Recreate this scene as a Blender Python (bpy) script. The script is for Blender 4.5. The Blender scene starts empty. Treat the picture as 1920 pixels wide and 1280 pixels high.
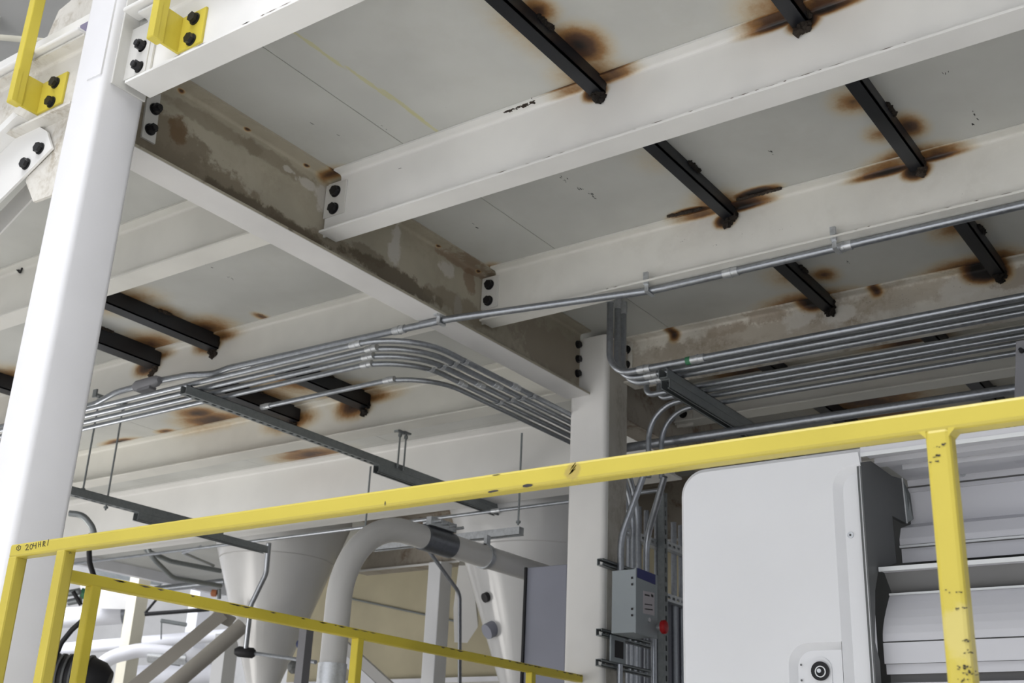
import bpy, bmesh, math, random
from mathutils import Vector, Matrix
random.seed(7)
C = bpy.context.scene.collection
scn = bpy.context.scene
# ---------------------------------------------------------------- camera
# world: x = girder direction (right and away), y = joist direction (left and away), z up, camera at the origin,
# the hall floor lies 1.6 m below the camera
CR = ((0.5780009, -0.8149591, 0.0419108), (0.3216883, 0.1803521, -0.9295105), (0.7499544, 0.5507401, 0.3664065))
FPX = 2212.3
cam = bpy.data.cameras.new('camera'); camo = bpy.data.objects.new('camera', cam); C.objects.link(camo)
cam.sensor_width = 36; cam.lens = FPX/1920*36; cam.clip_start = .05; cam.clip_end = 200
rt, dn, fw = [Vector(r).normalized() for r in CR]
m = Matrix.Identity(4)
for i in range(3):
    m[i][0], m[i][1], m[i][2] = rt[i], -dn[i], -fw[i]
camo.matrix_world = m
cam.dof.use_dof = True; cam.dof.focus_distance = 2.9; cam.dof.aperture_fstop = 9
scn.camera = camo
def at(px, py, ax, val):
    """a point of the photograph put on the plane ax = val"""
    d = rt*(px-960) + dn*(py-640) + fw*FPX
    return d*(val/d['xyz'.index(ax)])
# ---------------------------------------------------------------- light
scn.view_settings.view_transform = 'Standard'; scn.view_settings.look = 'None'
scn.view_settings.gamma = 1; scn.view_settings.exposure = 0.0
w = bpy.data.worlds.new('hall'); scn.world = w; w.use_nodes = True
bg = w.node_tree.nodes['Background']; bg.inputs[0].default_value = (.93, .95, 1.0, 1); bg.inputs[1].default_value = .45
def area(name, loc, target, sx, sy, power, col=(1, 1, 1), spread=180):
    l = bpy.data.lights.new(name, 'AREA'); l.shape = 'RECTANGLE'; l.size = sx; l.size_y = sy; l.energy = power; l.color = col; l.spread = math.radians(spread)
    o = bpy.data.objects.new(name, l); C.objects.link(o); o.location = loc
    o.rotation_euler = (Vector(target)-Vector(loc)).to_track_quat('-Z', 'Y').to_euler(); return o
area('window_light', (-9, 2.5, .3), (3, 2.5, .6), 18, 3.4, 300, (.93, .94, 1))
area('roof_light', (-3.6, 2.5, 7), (-3.6, 2.5, -1.6), 6.5, 13, 980, (.97, .975, 1), 95)
area('rail_edge_fill', (-.6, 1.5, 5.0), (1.2, 1.2, .5), .5, 6, 34, (1, 1, 1), 110)  # added strip lamp that draws the bright line along the rail's top edge
area('under_deck_fill', (3.0, 7.8, -.4), (6.5, 4.6, 1.7), 2.4, 1.2, 60, (1, .97, .93))  # added fill lamp under the deck; brightens the deep girder and tan panel
area('hall_light', (5, 12.2, 4.5), (11, 15.5, .5), 5, 3, 520, (.95, .96, 1))
# ---------------------------------------------------------------- materials
def N(nt, t, **k):
    n = nt.nodes.new(t)
    for a, b in k.items(): setattr(n, a, b)
    return n
def mathn(nt, op, a, b=None, clamp=False):
    n = N(nt, 'ShaderNodeMath', operation=op, use_clamp=clamp)
    for i, v in enumerate((a, b)):
        if v is None: continue
        if isinstance(v, (int, float)): n.inputs[i].default_value = v
        else: nt.links.new(v, n.inputs[i])
    return n.outputs[0]
def noise(nt, vec, scale, detail=3, rough=.55, dist=0):
    n = N(nt, 'ShaderNodeTexNoise'); n.inputs['Scale'].default_value = scale; n.inputs['Detail'].default_value = detail
    n.inputs['Roughness'].default_value = rough; n.inputs['Distortion'].default_value = dist
    nt.links.new(vec, n.inputs['Vector']); return n
def ramp(nt, fac, stops):
    n = N(nt, 'ShaderNodeValToRGB'); e = n.color_ramp.elements
    while len(e) < len(stops): e.new(.5)
    for k, (p, c) in zip(e, stops):
        k.position = p; k.color = tuple(c)+(1,) if len(c) == 3 else c
    nt.links.new(fac, n.inputs[0]); return n.outputs[0]
def mix(nt, fac, a, b):
    n = N(nt, 'ShaderNodeMix', data_type='RGBA')
    for s, v in ((n.inputs[0], fac), (n.inputs[6], a), (n.inputs[7], b)):
        if isinstance(v, (int, float)): s.default_value = v
        elif isinstance(v, tuple): s.default_value = v+(1,) if len(v) == 3 else v
        else: nt.links.new(v, s)
    return n.outputs[2]
def maprange(nt, v, a, b, c=0, d=1):
    n = N(nt, 'ShaderNodeMapRange'); n.interpolation_type = 'SMOOTHSTEP'
    for i, x in enumerate((v, a, b, c, d)):
        if isinstance(x, (int, float)): n.inputs[i].default_value = x
        else: nt.links.new(x, n.inputs[i])
    return n.outputs[0]
def paint(name, base, rough=.45, blobs=(), grime=0., grimecol=(.30, .26, .19), specks=0., var=.04, metal=0, rubs=(), wear=0.,
          grime_scale=3., stretch=(1, 1, 1), spec=.4, bump=0.):
    """painted or bare steel: base colour, heat-rust blobs (x,y,z,rx,ry,rz,strength), dirt and dark scratches"""
    mt = bpy.data.materials.new(name); mt.use_nodes = True; nt = mt.node_tree; bs = nt.nodes['Principled BSDF']
    bs.inputs['Roughness'].default_value = rough; bs.inputs['Metallic'].default_value = metal
    bs.inputs['Specular IOR Level'].default_value = spec
    geo = N(nt, 'ShaderNodeNewGeometry'); pos = geo.outputs['Position']
    mp = N(nt, 'ShaderNodeMapping'); mp.inputs['Scale'].default_value = stretch; nt.links.new(pos, mp.inputs['Vector']); sp = mp.outputs[0]
    n1 = noise(nt, sp, 2.3, 3)
    lo = tuple(max(0, c*(1-var*2)) for c in base); hi = tuple(min(1, c*(1+var)) for c in base)
    col = mix(nt, maprange(nt, n1.outputs[0], .3, .7), lo, hi)
    if grime > 0:
        g1 = noise(nt, sp, grime_scale, 5, .65, .6)
        g2 = noise(nt, sp, grime_scale*7, 4, .7)
        g = mathn(nt, 'MULTIPLY', maprange(nt, g1.outputs[0], .42, .72), maprange(nt, g2.outputs[0], .30, .62))
        col = mix(nt, mathn(nt, 'MULTIPLY', g, grime, True), col, grimecol)
    if rubs:          # x,y,z,rx,ry,rz,colour : soft-edged dirt or bare patches of their own shape
        nn = noise(nt, pos, 14, 4, .7)
        for (x, y, z, rx, ry, rz, c, k) in rubs:
            sub = N(nt, 'ShaderNodeVectorMath', operation='SUBTRACT'); nt.links.new(pos, sub.inputs[0]); sub.inputs[1].default_value = (x, y, z)
            mu = N(nt, 'ShaderNodeVectorMath', operation='MULTIPLY'); nt.links.new(sub.outputs[0], mu.inputs[0]); mu.inputs[1].default_value = (1/rx, 1/ry, 1/rz)
            ln = N(nt, 'ShaderNodeVectorMath', operation='LENGTH'); nt.links.new(mu.outputs[0], ln.inputs[0])
            d = mathn(nt, 'ADD', ln.outputs['Value'], mathn(nt, 'MULTIPLY', mathn(nt, 'SUBTRACT', nn.outputs[0], .5), 2.2))
            col = mix(nt, mathn(nt, 'MULTIPLY', maprange(nt, d, 1.15, .75), k), col, c)
    if specks > 0:
        s0 = N(nt, 'ShaderNodeMapping'); s0.inputs['Scale'].default_value = (9, 22, 14); nt.links.new(pos, s0.inputs['Vector'])
        s1 = noise(nt, s0.outputs[0], 2.2, 5, .75); s2 = noise(nt, pos, 1.9, 2)
        s = mathn(nt, 'MULTIPLY', maprange(nt, s1.outputs[0], .70, .76), maprange(nt, s2.outputs[0], .52, .62))
        col = mix(nt, mathn(nt, 'MULTIPLY', s, specks, True), col, (.07, .065, .06))
    if wear > 0:
        s1 = noise(nt, pos, 60, 4, .7); s2 = noise(nt, pos, 4, 2)
        s = mathn(nt, 'MULTIPLY', maprange(nt, s1.outputs[0], .62, .68), maprange(nt, s2.outputs[0], .58, .7))
        col = mix(nt, mathn(nt, 'MULTIPLY', s, wear, True), col, (.10, .085, .04))
    if blobs:
        nn = noise(nt, pos, 9, 4, .6); n5 = noise(nt, pos, 45, 3, .7); mx = None
        for b in blobs:
            x, y, z, rx, ry, rz, k = b
            sub = N(nt, 'ShaderNodeVectorMath', operation='SUBTRACT'); nt.links.new(pos, sub.inputs[0]); sub.inputs[1].default_value = (x, y, z)
            mu = N(nt, 'ShaderNodeVectorMath', operation='MULTIPLY'); nt.links.new(sub.outputs[0], mu.inputs[0]); mu.inputs[1].default_value = (1/rx, 1/ry, 1/rz)
            ln = N(nt, 'ShaderNodeVectorMath', operation='LENGTH'); nt.links.new(mu.outputs[0], ln.inputs[0])
            v = mathn(nt, 'MULTIPLY', mathn(nt, 'SUBTRACT', 1.0, ln.outputs['Value'], True), k)
            mx = v if mx is None else mathn(nt, 'MAXIMUM', mx, v)
        d = mathn(nt, 'ADD', mathn(nt, 'MULTIPLY', mathn(nt, 'SUBTRACT', nn.outputs[0], .5), .3), mathn(nt, 'MULTIPLY', mathn(nt, 'SUBTRACT', n5.outputs[0], .5), .14))
        gate = maprange(nt, mx, 0, .25)
        v = mathn(nt, 'ADD', mx, mathn(nt, 'MULTIPLY', d, gate), True)
        rc = ramp(nt, v, [(0, (.60, .54, .38)), (.25, (.52, .40, .22)), (.45, (.30, .16, .06)), (.62, (.09, .045, .025)), (.85, (.02, .017, .016))])
        col = mix(nt, maprange(nt, v, .0, .5), col, rc)
    nt.links.new(col, bs.inputs['Base Color'])
    if bump:
        bn = noise(nt, pos, 90, 2); bp = N(nt, 'ShaderNodeBump'); bp.inputs['Strength'].default_value = bump; bp.inputs['Distance'].default_value = .002
        nt.links.new(bn.outputs[0], bp.inputs['Height']); nt.links.new(bp.outputs[0], bs.inputs['Normal'])
    return mt
def galv(name, base=(.36, .38, .40), rough=.36, metal=.85):
    mt = bpy.data.materials.new(name); mt.use_nodes = True; nt = mt.node_tree; bs = nt.nodes['Principled BSDF']
    geo = N(nt, 'ShaderNodeNewGeometry'); pos = geo.outputs['Position']
    a = noise(nt, pos, 55, 3, .7); b = noise(nt, pos, 4, 2)
    f = mathn(nt, 'ADD', mathn(nt, 'MULTIPLY', a.outputs[0], .7), mathn(nt, 'MULTIPLY', b.outputs[0], .3))
    col = mix(nt, maprange(nt, f, .3, .7), tuple(c*.86 for c in base), tuple(min(1, c*1.14) for c in base))
    nt.links.new(col, bs.inputs['Base Color']); bs.inputs['Metallic'].default_value = metal
    nt.links.new(maprange(nt, a.outputs[0], .3, .7, rough-.06, rough+.1), bs.inputs['Roughness'])
    return mt
ZD = 2.135                       # underside of the deck
def zb(px, py, rx, ry, k=1.): p = at(px, py, 'z', ZD); return (p.x, p.y, ZD, rx*1.7, ry*1.7, .25, k*.70)
def xb(px, py, xx, ry, rz, k=1.): p = at(px, py, 'x', xx); return (xx, p.y, p.z, .25, ry*1.6, rz*1.5, k*.74)
WHITE = (.78, .775, .755); CREAM = (.74, .73, .685)
deck_blobs = [zb(1010, 20, .07, .05, 1.0), zb(1085, 85, .10, .08, 1.25), zb(985, 60, .22, .07, .45), zb(1115, 150, .16, .10, .9), zb(985, 190, .05, .02, .0),
              zb(1500, 8, .15, .15, .9), zb(1345, 380, .10, .10, .9), zb(1298, 398, .035, .08, 1.7), zb(1418, 360, .03, .08, 1.7), zb(1230, 300, .10, .08, .4),
              zb(1600, 190, .08, .07, .8), zb(1650, 252, .06, .05, .7), zb(1705, 236, .08, .05, 1.1), zb(1705, 295, .07, .12, 1.1),
              zb(1515, 565, .10, .20, 1.1), zb(1480, 520, .12, .10, .6), zb(1545, 515, .08, .06, .9), zb(1830, 500, .10, .20, 1.2), zb(1790, 430, .12, .1, .7), zb(1880, 480, .1, .08, .8),
              zb(230, 565, .12, .2, .9), zb(300, 590, .14, .12, .9), zb(385, 615, .14, .16, 1.0), zb(285, 645, .16, .18, .9), zb(0, 715, .2, .3, 1.), zb(30, 745, .2, .3, 1.),
              zb(470, 745, .22, .3, .9), zb(560, 715, .2, .22, .9), zb(655, 735, .16, .2, 1.0), zb(545, 780, .18, .26, 1.), zb(400, 788, .16, .26, 1.1), zb(370, 775, .1, .16, 1.1),
              zb(225, 828, .05, .16, 1.2), zb(310, 808, .04, .08, 1.), zb(580, 852, .14, .3, 1.0), zb(545, 845, .1, .14, .9), zb(1400, 700, .3, .2, 1.), zb(1700, 640, .3, .2, 1.), zb(1690, 700, .9, .8, .4), zb(1640, 752, .5, .3, 1.),
              zb(490, 593, .05, .03, 1.0), zb(635, 325, .05, .06, .9), zb(922, 500, .04, .05, .7)]
M = {}
M['deck'] = paint('deck_paint', (.535, .54, .515), .5, deck_blobs, grime=.12, grimecol=(.38, .36, .31), specks=.85, var=.04,
                  rubs=[(p.x, p.y, ZD, .13, .008, .1, (.52, .50, .25), .7) for p in [at(*q, 'z', ZD) for q in ((600, 95), (690, 155), (760, 200), (800, 232))]])
M['j1'] = paint('edge_joist_paint', WHITE, .42, specks=.4)
J1X, J1PX, J2X, J3X, J4X, J2PX, J3PX, J4PX = 1.705, 1.685, 2.6925, 3.655, 4.645, 2.572, 3.585, 4.63
M['j2'] = paint('second_joist_paint', WHITE, .42, [xb(1116, 174, J2X, .04, .03, 1.7), xb(1085, 168, J2X, .10, .016, 1.3), xb(1150, 148, J2X, .10, .016, 1.2), xb(1507, 40, J2X, .045, .035, 1.8), xb(1462, 46, J2X, .11, .018, 1.3), xb(1550, 18, J2X, .11, .02, 1.4)], specks=.3)
M['j3'] = paint('third_joist_paint', CREAM, .45, [xb(1360, 414, J3X, .04, .03, 1.7), xb(1320, 404, J3X, .12, .014, 1.1), xb(1398, 388, J3X, .11, .016, 1.3), xb(1718, 320, J3X, .045, .035, 1.7), xb(1668, 322, J3X, .13, .018, 1.4), xb(1755, 296, J3X, .11, .015, 1.2)], grime=.12, specks=.8)
M['j4'] = paint('dirty_joist_paint', (.74, .71, .64), .6, [xb(1530, 562, J4X, .07, .05, 1.9), xb(1490, 556, J4X, .16, .022, 1.1), xb(1585, 540, J4X, .12, .02, 1.1), xb(1848, 506, J4X, .08, .055, 1.9), xb(1790, 506, J4X, .15, .022, 1.1), xb(1265, 628, J4X, .03, .04, 1.1), xb(1645, 547, J4X, .03, .03, 1.1), xb(1880, 508, J4X, .04, .05, 1.1)],
                grime=.9, grimecol=(.30, .235, .16), specks=1., var=.12, grime_scale=5,
                rubs=[(J4X, p_.y, p_.z, .2, ry_, rz_, c_, k_) for p_, ry_, rz_, c_, k_ in [(at(a_, b_, 'x', J4X), ry, rz, c, k) for a_, b_, ry, rz, c, k in
                      ((1400, 640, .5, .09, (.40, .34, .26), .55), (1230, 680, .22, .09, (.38, .33, .26), .6), (1360, 618, .12, .03, (.36, .28, .20), .55), (1440, 595, .1, .03, (.36, .28, .20), .55), (1700, 555, .35, .05, (.40, .34, .26), .5),
                       (1500, 600, .07, .05, (.70, .68, .63), .8), (1572, 590, .08, .04, (.70, .68, .63), .8), (1800, 540, .09, .05, (.70, .68, .63), .8), (1905, 520, .08, .05, (.35, .29, .22), .7))]])
M['j2p'] = paint('far_second_joist_paint', CREAM, .45, [xb(38, 485, J2PX, .02, .02, .9)], specks=.3)
M['j3p'] = paint('far_third_joist_paint', CREAM, .45, [xb(392, 645, J3PX, .10, .05, 1.2), xb(275, 690, J3PX, .10, .05, 1.2), xb(420, 632, J3PX, .14, .03, .8), xb(300, 668, J3PX, .12, .03, .8)], specks=.3)
M['j4p'] = paint('far_fourth_joist_paint', (.66, .65, .60), .45, [xb(400, 792, J4PX, .4, .06, .7), xb(545, 790, J4PX, .2, .07, 1.), xb(662, 762, J4PX, .13, .08, 1.2), xb(690, 748, J4PX, .25, .04, .8)], specks=.3)
GY = 2.855; HG = 1.81
def gy(px, py, rx, rz, c, k): p = at(px, py, 'y', GY); return (p.x, GY, p.z, rx, .3, rz, c, k)
BRN = (.20, .165, .115); DBR = (.11, .085, .055); PAL = (.58, .56, .52)
M['girder'] = paint('stained_girder_paint', (.42, .385, .305), .6, [*[(at(a_, b_, 'z', ZD-.008).x, at(a_, b_, 'z', ZD-.008).y, ZD-.008, .022, .012, .02, 1.0) for a_, b_ in ((340, 168), (464, 241), (575, 309), (822, 460), (897, 507))], (2.66, 2.8, ZD, .06, .3, .05, .8)],
                    grime=.5, grimecol=(.30, .26, .19), var=.08, grime_scale=4,
                    rubs=[gy(300, 262, .22, .09, BRN, .85), gy(400, 335, .26, .05, BRN, .85), gy(500, 405, .3, .04, DBR, .85), gy(560, 440, .15, .03, DBR, .8), gy(640, 465, .16, .03, BRN, .6),
                          gy(740, 520, .3, .04, DBR, .85), gy(690, 475, .1, .03, DBR, .5), gy(400, 235, .25, .03, BRN, .5), gy(520, 305, .2, .03, BRN, .5), gy(335, 245, .035, .055, (.16, .10, .05), .9),
                          gy(575, 345, .05, .02, PAL, .8), gy(605, 372, .045, .055, PAL, .85), gy(540, 318, .03, .012, PAL, .8), gy(740, 462, .035, .075, PAL, .9), gy(838, 505, .05, .035, PAL, .75),
                          gy(858, 575, .03, .05, PAL, .7), gy(880, 528, .04, .06, (.20, .12, .07), .6), gy(870, 500, .2, .02, (.20, .12, .07), .6), gy(1040, 660, .35, .12, (.30, .255, .20), .7), gy(860, 575, .25, .05, BRN, .6)])
M['girder_flange'] = paint('girder_flange_paint', (.72, .71, .70), .45, specks=.5)
M['white'] = paint('white_paint', WHITE, .4, var=.02)
M['column'] = paint('column_paint', (.78, .78, .80), .38, specks=.35, var=.02, bump=.08)
M['column_dirty'] = paint('center_column_paint', (.79, .78, .755), .45, var=.03, specks=.2)
M['plate'] = paint('clip_plate_paint', (.66, .655, .63), .45, var=.03)
M['dirtyplate'] = paint('dirty_white_paint', (.68, .66, .61), .55, grime=.8, grimecol=(.36, .31, .23), grime_scale=8)
M['cream'] = paint('cream_paint', (.66, .63, .52), .5)
M['tan'] = paint('tan_panel', (.52, .47, .33), .6)
M['tandark'] = paint('tan_deck', (.40, .385, .33), .6)
M['stainbeam'] = paint('rusty_beam', (.42, .38, .32), .6, grime=.9, grimecol=(.16, .10, .06), grime_scale=6)
M['yellow'] = paint('yellow_paint', (.50, .415, .066), .34, wear=.0, var=.05, bump=.05)
M['yellow_worn'] = paint('yellow_paint_worn', (.49, .405, .064), .38, wear=.75, var=.06, rubs=[(1.53, .41, .22, .1, .03, .05, (.55, .48, .2), .5), (1.53, .412, .12, .1, .015, .04, (.5, .44, .2), .6)])
M['yellow_rail'] = paint('yellow_rail_paint', (.50, .415, .066), .34, var=.04, bump=.05,
    rubs=[(1.53, at(1073, 882, 'x', 1.53).y, at(1073, 882, 'x', 1.53).z, .1, .016, .014, (.34, .26, .08), .75)])
M['yellow_far'] = paint('yellow_paint_shaded', (.66, .54, .055), .5, wear=.5, var=.08)
M['black'] = paint('raw_black_steel', (.022, .024, .03), .42, var=.2, metal=.3, spec=.5)
M['burnt'] = paint('burnt_weld', (.03, .022, .016), .85, var=.5, bump=.6)
M['boltm'] = paint('black_oxide_bolt', (.022, .022, .024), .38, metal=.4, var=.1)
M['galv'] = galv('galvanised_conduit', (.35, .37, .40), .34, .85); M['strut'] = galv('galvanised_strut', (.25, .27, .275), .45, .6)
M['zinc'] = galv('bright_zinc', (.58, .60, .62), .38, .75); M['dkgalv'] = galv('dark_conduit', (.20, .21, .23), .35)
M['fitting'] = paint('grey_cast_fitting', (.20, .20, .215), .5)
M['machine'] = paint('machine_white', (.77, .78, .80), .28, var=.01, spec=.45)
M['machine_gray'] = paint('machine_dark_grey', (.11, .115, .115), .5, var=.05)
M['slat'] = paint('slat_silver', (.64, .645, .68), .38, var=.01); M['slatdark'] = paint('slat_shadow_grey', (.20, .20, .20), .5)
M['slatedge'] = paint('slat_bright_edge', (.75, .77, .78), .3)
M['boxgray'] = paint('enclosure_grey', (.30, .335, .355), .45); M['slate'] = paint('slate_panel', (.27, .28, .335), .55)
M['blue'] = paint('blue_label', (.03, .035, .16), .5); M['label'] = paint('printed_label', (.50, .47, .50), .5); M['ink'] = paint('black_ink', (.03, .028, .03), .7)
M['red'] = paint('red_plastic', (.38, .008, .012), .4); M['rubber'] = paint('black_rubber', (.012, .012, .014), .6)
M['hopper'] = paint('hopper_paint', (.58, .58, .575), .22, var=.02, spec=.6)
M['pipe'] = paint('bend_pipe_paint', (.56, .555, .545), .35, var=.03)
M['floor'] = paint('concrete', (.62, .61, .585), .7, grime=.2); M['wall'] = paint('hall_wall_paint', (.78, .78, .78), .7)
M['pvc'] = paint('white_duct', (.80, .81, .86), .4); M['green'] = paint('green_paint', (.05, .2, .1), .5); M['copper'] = paint('orange_valve', (.5, .18, .08), .5)
M['chip'] = paint('chip_brown', (.13, .105, .085), .8)
M['bracegray'] = paint('brown_grey_paint', (.36, .34, .305), .55)
M['yellow_lit'] = paint('yellow_paint_lit', (.64, .53, .07), .34, var=.05, wear=.2)  # the rails' yellow, brightened in colour for the light on these posts
M['purple'] = paint('barcode_sticker', (.22, .20, .30), .5)
M['navy'] = paint('navy_plastic', (.03, .04, .12), .4)
# ---------------------------------------------------------------- mesh helpers
class MB:
    def __init__(s): s.v = []; s.f = []; s.sm = []
    def add(s, vs, fs, smooth=False):
        o = len(s.v); s.v += [Vector(v) for v in vs]
        for f in fs: s.f.append([i+o for i in f]); s.sm.append(smooth)
        return s
    def box(s, a, b, cut=0.):
        x0, y0, z0 = [min(p, q) for p, q in zip(a, b)]; x1, y1, z1 = [max(p, q) for p, q in zip(a, b)]
        if cut > 0 and cut < min(x1-x0, y1-y0, z1-z0)/2.01:
            bm = bmesh.new(); bmesh.ops.create_cube(bm, size=1)
            for v in bm.verts: v.co = Vector((x0+(v.co.x+.5)*(x1-x0), y0+(v.co.y+.5)*(y1-y0), z0+(v.co.z+.5)*(z1-z0)))
            bmesh.ops.bevel(bm, geom=bm.edges[:], offset=cut, segments=2, affect='EDGES', profile=.5); bm.verts.index_update()
            s.add([v.co.copy() for v in bm.verts], [[v.index for v in f.verts] for f in bm.faces], False); bm.free(); return s
        return s.add([(x0, y0, z0), (x1, y0, z0), (x1, y1, z0), (x0, y1, z0), (x0, y0, z1), (x1, y0, z1), (x1, y1, z1), (x0, y1, z1)],
                     [(0, 3, 2, 1), (4, 5, 6, 7), (0, 1, 5, 4), (1, 2, 6, 5), (2, 3, 7, 6), (3, 0, 4, 7)])
    def prism(s, poly, d, smooth=False):
        """closed polygon of 3d points pushed along d"""
        n = len(poly); d = Vector(d); P = [Vector(p) for p in poly]
        nrm = Vector((0, 0, 0))
        for i in range(n): nrm += P[i].cross(P[(i+1) % n])
        if nrm.dot(d) > 0: P = P[::-1]
        return s.add(P+[p+d for p in P], [list(range(n)), list(range(2*n-1, n-1, -1))] + [((i+1) % n, i, i+n, (i+1) % n+n) for i in range(n)], smooth)
    def tube(s, pts, r, n=14, caps=True, radii=None, wall=0):
        P = [Vector(p) for p in pts]; T = []
        for i in range(len(P)):
            a = P[max(i-1, 0)]; b = P[min(i+1, len(P)-1)]; T.append((b-a).normalized())
        u = T[0].orthogonal().normalized(); vs = []
        for i, p in enumerate(P):
            u = (u-T[i]*u.dot(T[i])).normalized(); v = T[i].cross(u); rr = radii[i] if radii else r
            for k in range(n):
                a = 2*math.pi*k/n; vs.append(p+(u*math.cos(a)+v*math.sin(a))*rr)
        fs = [(i*n+k, i*n+(k+1) % n, (i+1)*n+(k+1) % n, (i+1)*n+k) for i in range(len(P)-1) for k in range(n)]
        s.add(vs, fs, True)
        if caps:
            s.add([vs[k] for k in range(n)][::-1], [list(range(n))]); s.add([vs[(len(P)-1)*n+k] for k in range(n)], [list(range(n))])
        return s
    def cyl(s, a, b, r, n=16, r2=None): return s.tube([a, b], r, n, True, [r, r2 if r2 is not None else r])
    def sphere(s, c, r, n=8, sc=(1, 1, 1), rough=0):
        c = Vector(c); vs = [c+Vector((0, 0, -r*sc[2]))]
        for i in range(1, n):
            ph = -math.pi/2+math.pi*i/n
            for k in range(n*2):
                t = math.pi*k/n; q = 1+random.uniform(-rough, rough)
                vs.append(c+Vector((math.cos(ph)*math.cos(t)*sc[0], math.cos(ph)*math.sin(t)*sc[1], math.sin(ph)*sc[2]))*r*q)
        vs.append(c+Vector((0, 0, r*sc[2]))); m2 = n*2; fs = []
        for k in range(m2): fs.append((0, 1+(k+1) % m2, 1+k)); fs.append((len(vs)-1, len(vs)-1-m2+k, len(vs)-1-m2+(k+1) % m2))
        for i in range(n-2):
            for k in range(m2): fs.append((1+i*m2+k, 1+i*m2+(k+1) % m2, 1+(i+1)*m2+(k+1) % m2, 1+(i+1)*m2+k))
        return s.add(vs, fs, rough == 0)
    def build(s, name, mat, parent=None, label=None, cat=None, group=None, kind=None):
        me = bpy.data.meshes.new(name); org = Vector((0, 0, 0))
        if parent is not None:
            pp = parent
            while pp is not None: org += pp.location; pp = pp.parent
            loc = Vector((0, 0, 0))
        else:
            xs = [v.x for v in s.v]; ys = [v.y for v in s.v]; zs = [v.z for v in s.v]
            loc = Vector(((min(xs)+max(xs))/2, (min(ys)+max(ys))/2, min(zs))); org = loc
        me.from_pydata([v-org for v in s.v], [], s.f); me.materials.append(mat)
        me.polygons.foreach_set('use_smooth', s.sm); me.update()
        o = bpy.data.objects.new(name, me); C.objects.link(o); o.parent = parent; o.location = loc
        return tag(o, label, cat, group, kind)
def tag(o, label=None, cat=None, group=None, kind=None):
    if label: o['label'] = label
    if cat: o['category'] = cat
    if group: o['group'] = group
    if kind: o['kind'] = kind
    return o
def thing(name, loc, label, cat, group=None):
    o = bpy.data.objects.new(name, None); C.objects.link(o); o.location = Vector(loc); o.empty_display_size = .05
    return tag(o, label, cat, group)
def fillet(pts, r, seg=10):
    """polyline with its inner corners rounded"""
    P = [Vector(p) for p in pts]; R = r if isinstance(r, (list, tuple)) else [r]*(len(P)-2); out = [P[0]]
    for i in range(1, len(P)-1):
        a, b, c = P[i-1], P[i], P[i+1]; u = (a-b).normalized(); v = (c-b).normalized(); ang = math.acos(max(-1, min(1, u.dot(v))))
        if ang > 3.1: out.append(b); continue
        t = min(R[i-1]/math.tan(ang/2), (a-b).length*.49, (c-b).length*.49); rr = t*math.tan(ang/2)
        cen = b+(u+v).normalized()*(rr/math.sin(ang/2)); s0 = b+u*t-cen; s1 = b+v*t-cen; tot = s0.angle(s1); ax = s0.cross(s1).normalized()
        for k in range(seg+1): out.append(cen+Matrix.Rotation(tot*k/seg, 3, ax) @ s0)
    out.append(P[-1]); return out
def ibeam(mb, axis, c, a0, a1, z0, z1, bf, tf=.008, tw=.006, fr=.012):
    prof = []
    h = bf/2
    def arc(cx, cz, s0, s1):       # fillet between web and flange
        return [(cx+fr*math.cos(t), cz+fr*math.sin(t)) for t in [s0+(s1-s0)*k/4 for k in range(5)]]
    pi = math.pi
    prof += [(-h, z0), (h, z0), (h, z0+tf)] + arc(tw/2+fr, z0+tf+fr, -pi/2, -pi) + arc(tw/2+fr, z1-tf-fr, pi, pi/2) + [(h, z1-tf), (h, z1), (-h, z1), (-h, z1-tf)]
    prof += arc(-tw/2-fr, z1-tf-fr, pi/2, 0) + arc(-tw/2-fr, z0+tf+fr, 0, -pi/2) + [(-h, z0+tf)]
    if axis == 'y': mb.prism([(c+p, a0, z) for p, z in prof], (0, a1-a0, 0))
    else: mb.prism([(a0, c+p, z) for p, z in prof], (a1-a0, 0, 0))
    return mb
def bolt(parent, p, d, r=.0165, nut=False, washer=True):
    """hex bolt head with washer, d points out of the plate"""
    d = Vector(d).normalized(); p = Vector(p); mb = MB(); u = d.orthogonal().normalized(); v = d.cross(u)
    a0 = random.uniform(0, 1); L = .013 if not nut else .017
    if washer: mb.cyl(p, p+d*.004, r*1.18, 18)
    hexa = [p+d*.004+(u*math.cos(a0+k*math.pi/3)+v*math.sin(a0+k*math.pi/3))*r for k in range(6)]; mb.prism(hexa, d*L)
    if nut: mb.cyl(p+d*(.004+L), p+d*(.012+L), r*.6, 12)
    return mb.build('bolt', M['boltm'], parent)
def clip_x(parent, x, px0, px1, py0, py1, bolts, th=.008, mat='plate', nut=False, r=.0195):
    """plate lying against a web that faces -x, its outline and bolt centres read off the photograph"""
    mid = ((px0+px1)/2, (py0+py1)/2)
    ya = at(px0, mid[1], 'x', x).y; yb = at(px1, mid[1], 'x', x).y; z1 = at(mid[0], py0, 'x', x).z; z0 = at(mid[0], py1, 'x', x).z
    pl = MB().box((x-th, min(ya, yb), z0), (x, max(ya, yb), z1), .0015).build('clip_plate', M[mat], parent)
    for b in bolts: bolt(pl, at(b[0], b[1], 'x', x-th), (-1, 0, 0), r, nut=nut)
    return pl
# ---------------------------------------------------------------- the hall (setting)
MB().box((-12, -14, -1.75), (26, 24, -1.6)).build('floor', M['floor'], kind='structure')
MB().box((16, -14, -1.6), (16.2, 24, 8)).build('wall_right', M['wall'], kind='structure')
MB().box((-12, 18, -1.6), (16, 18.2, 8)).build('wall_left', M['wall'], kind='structure')
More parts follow.
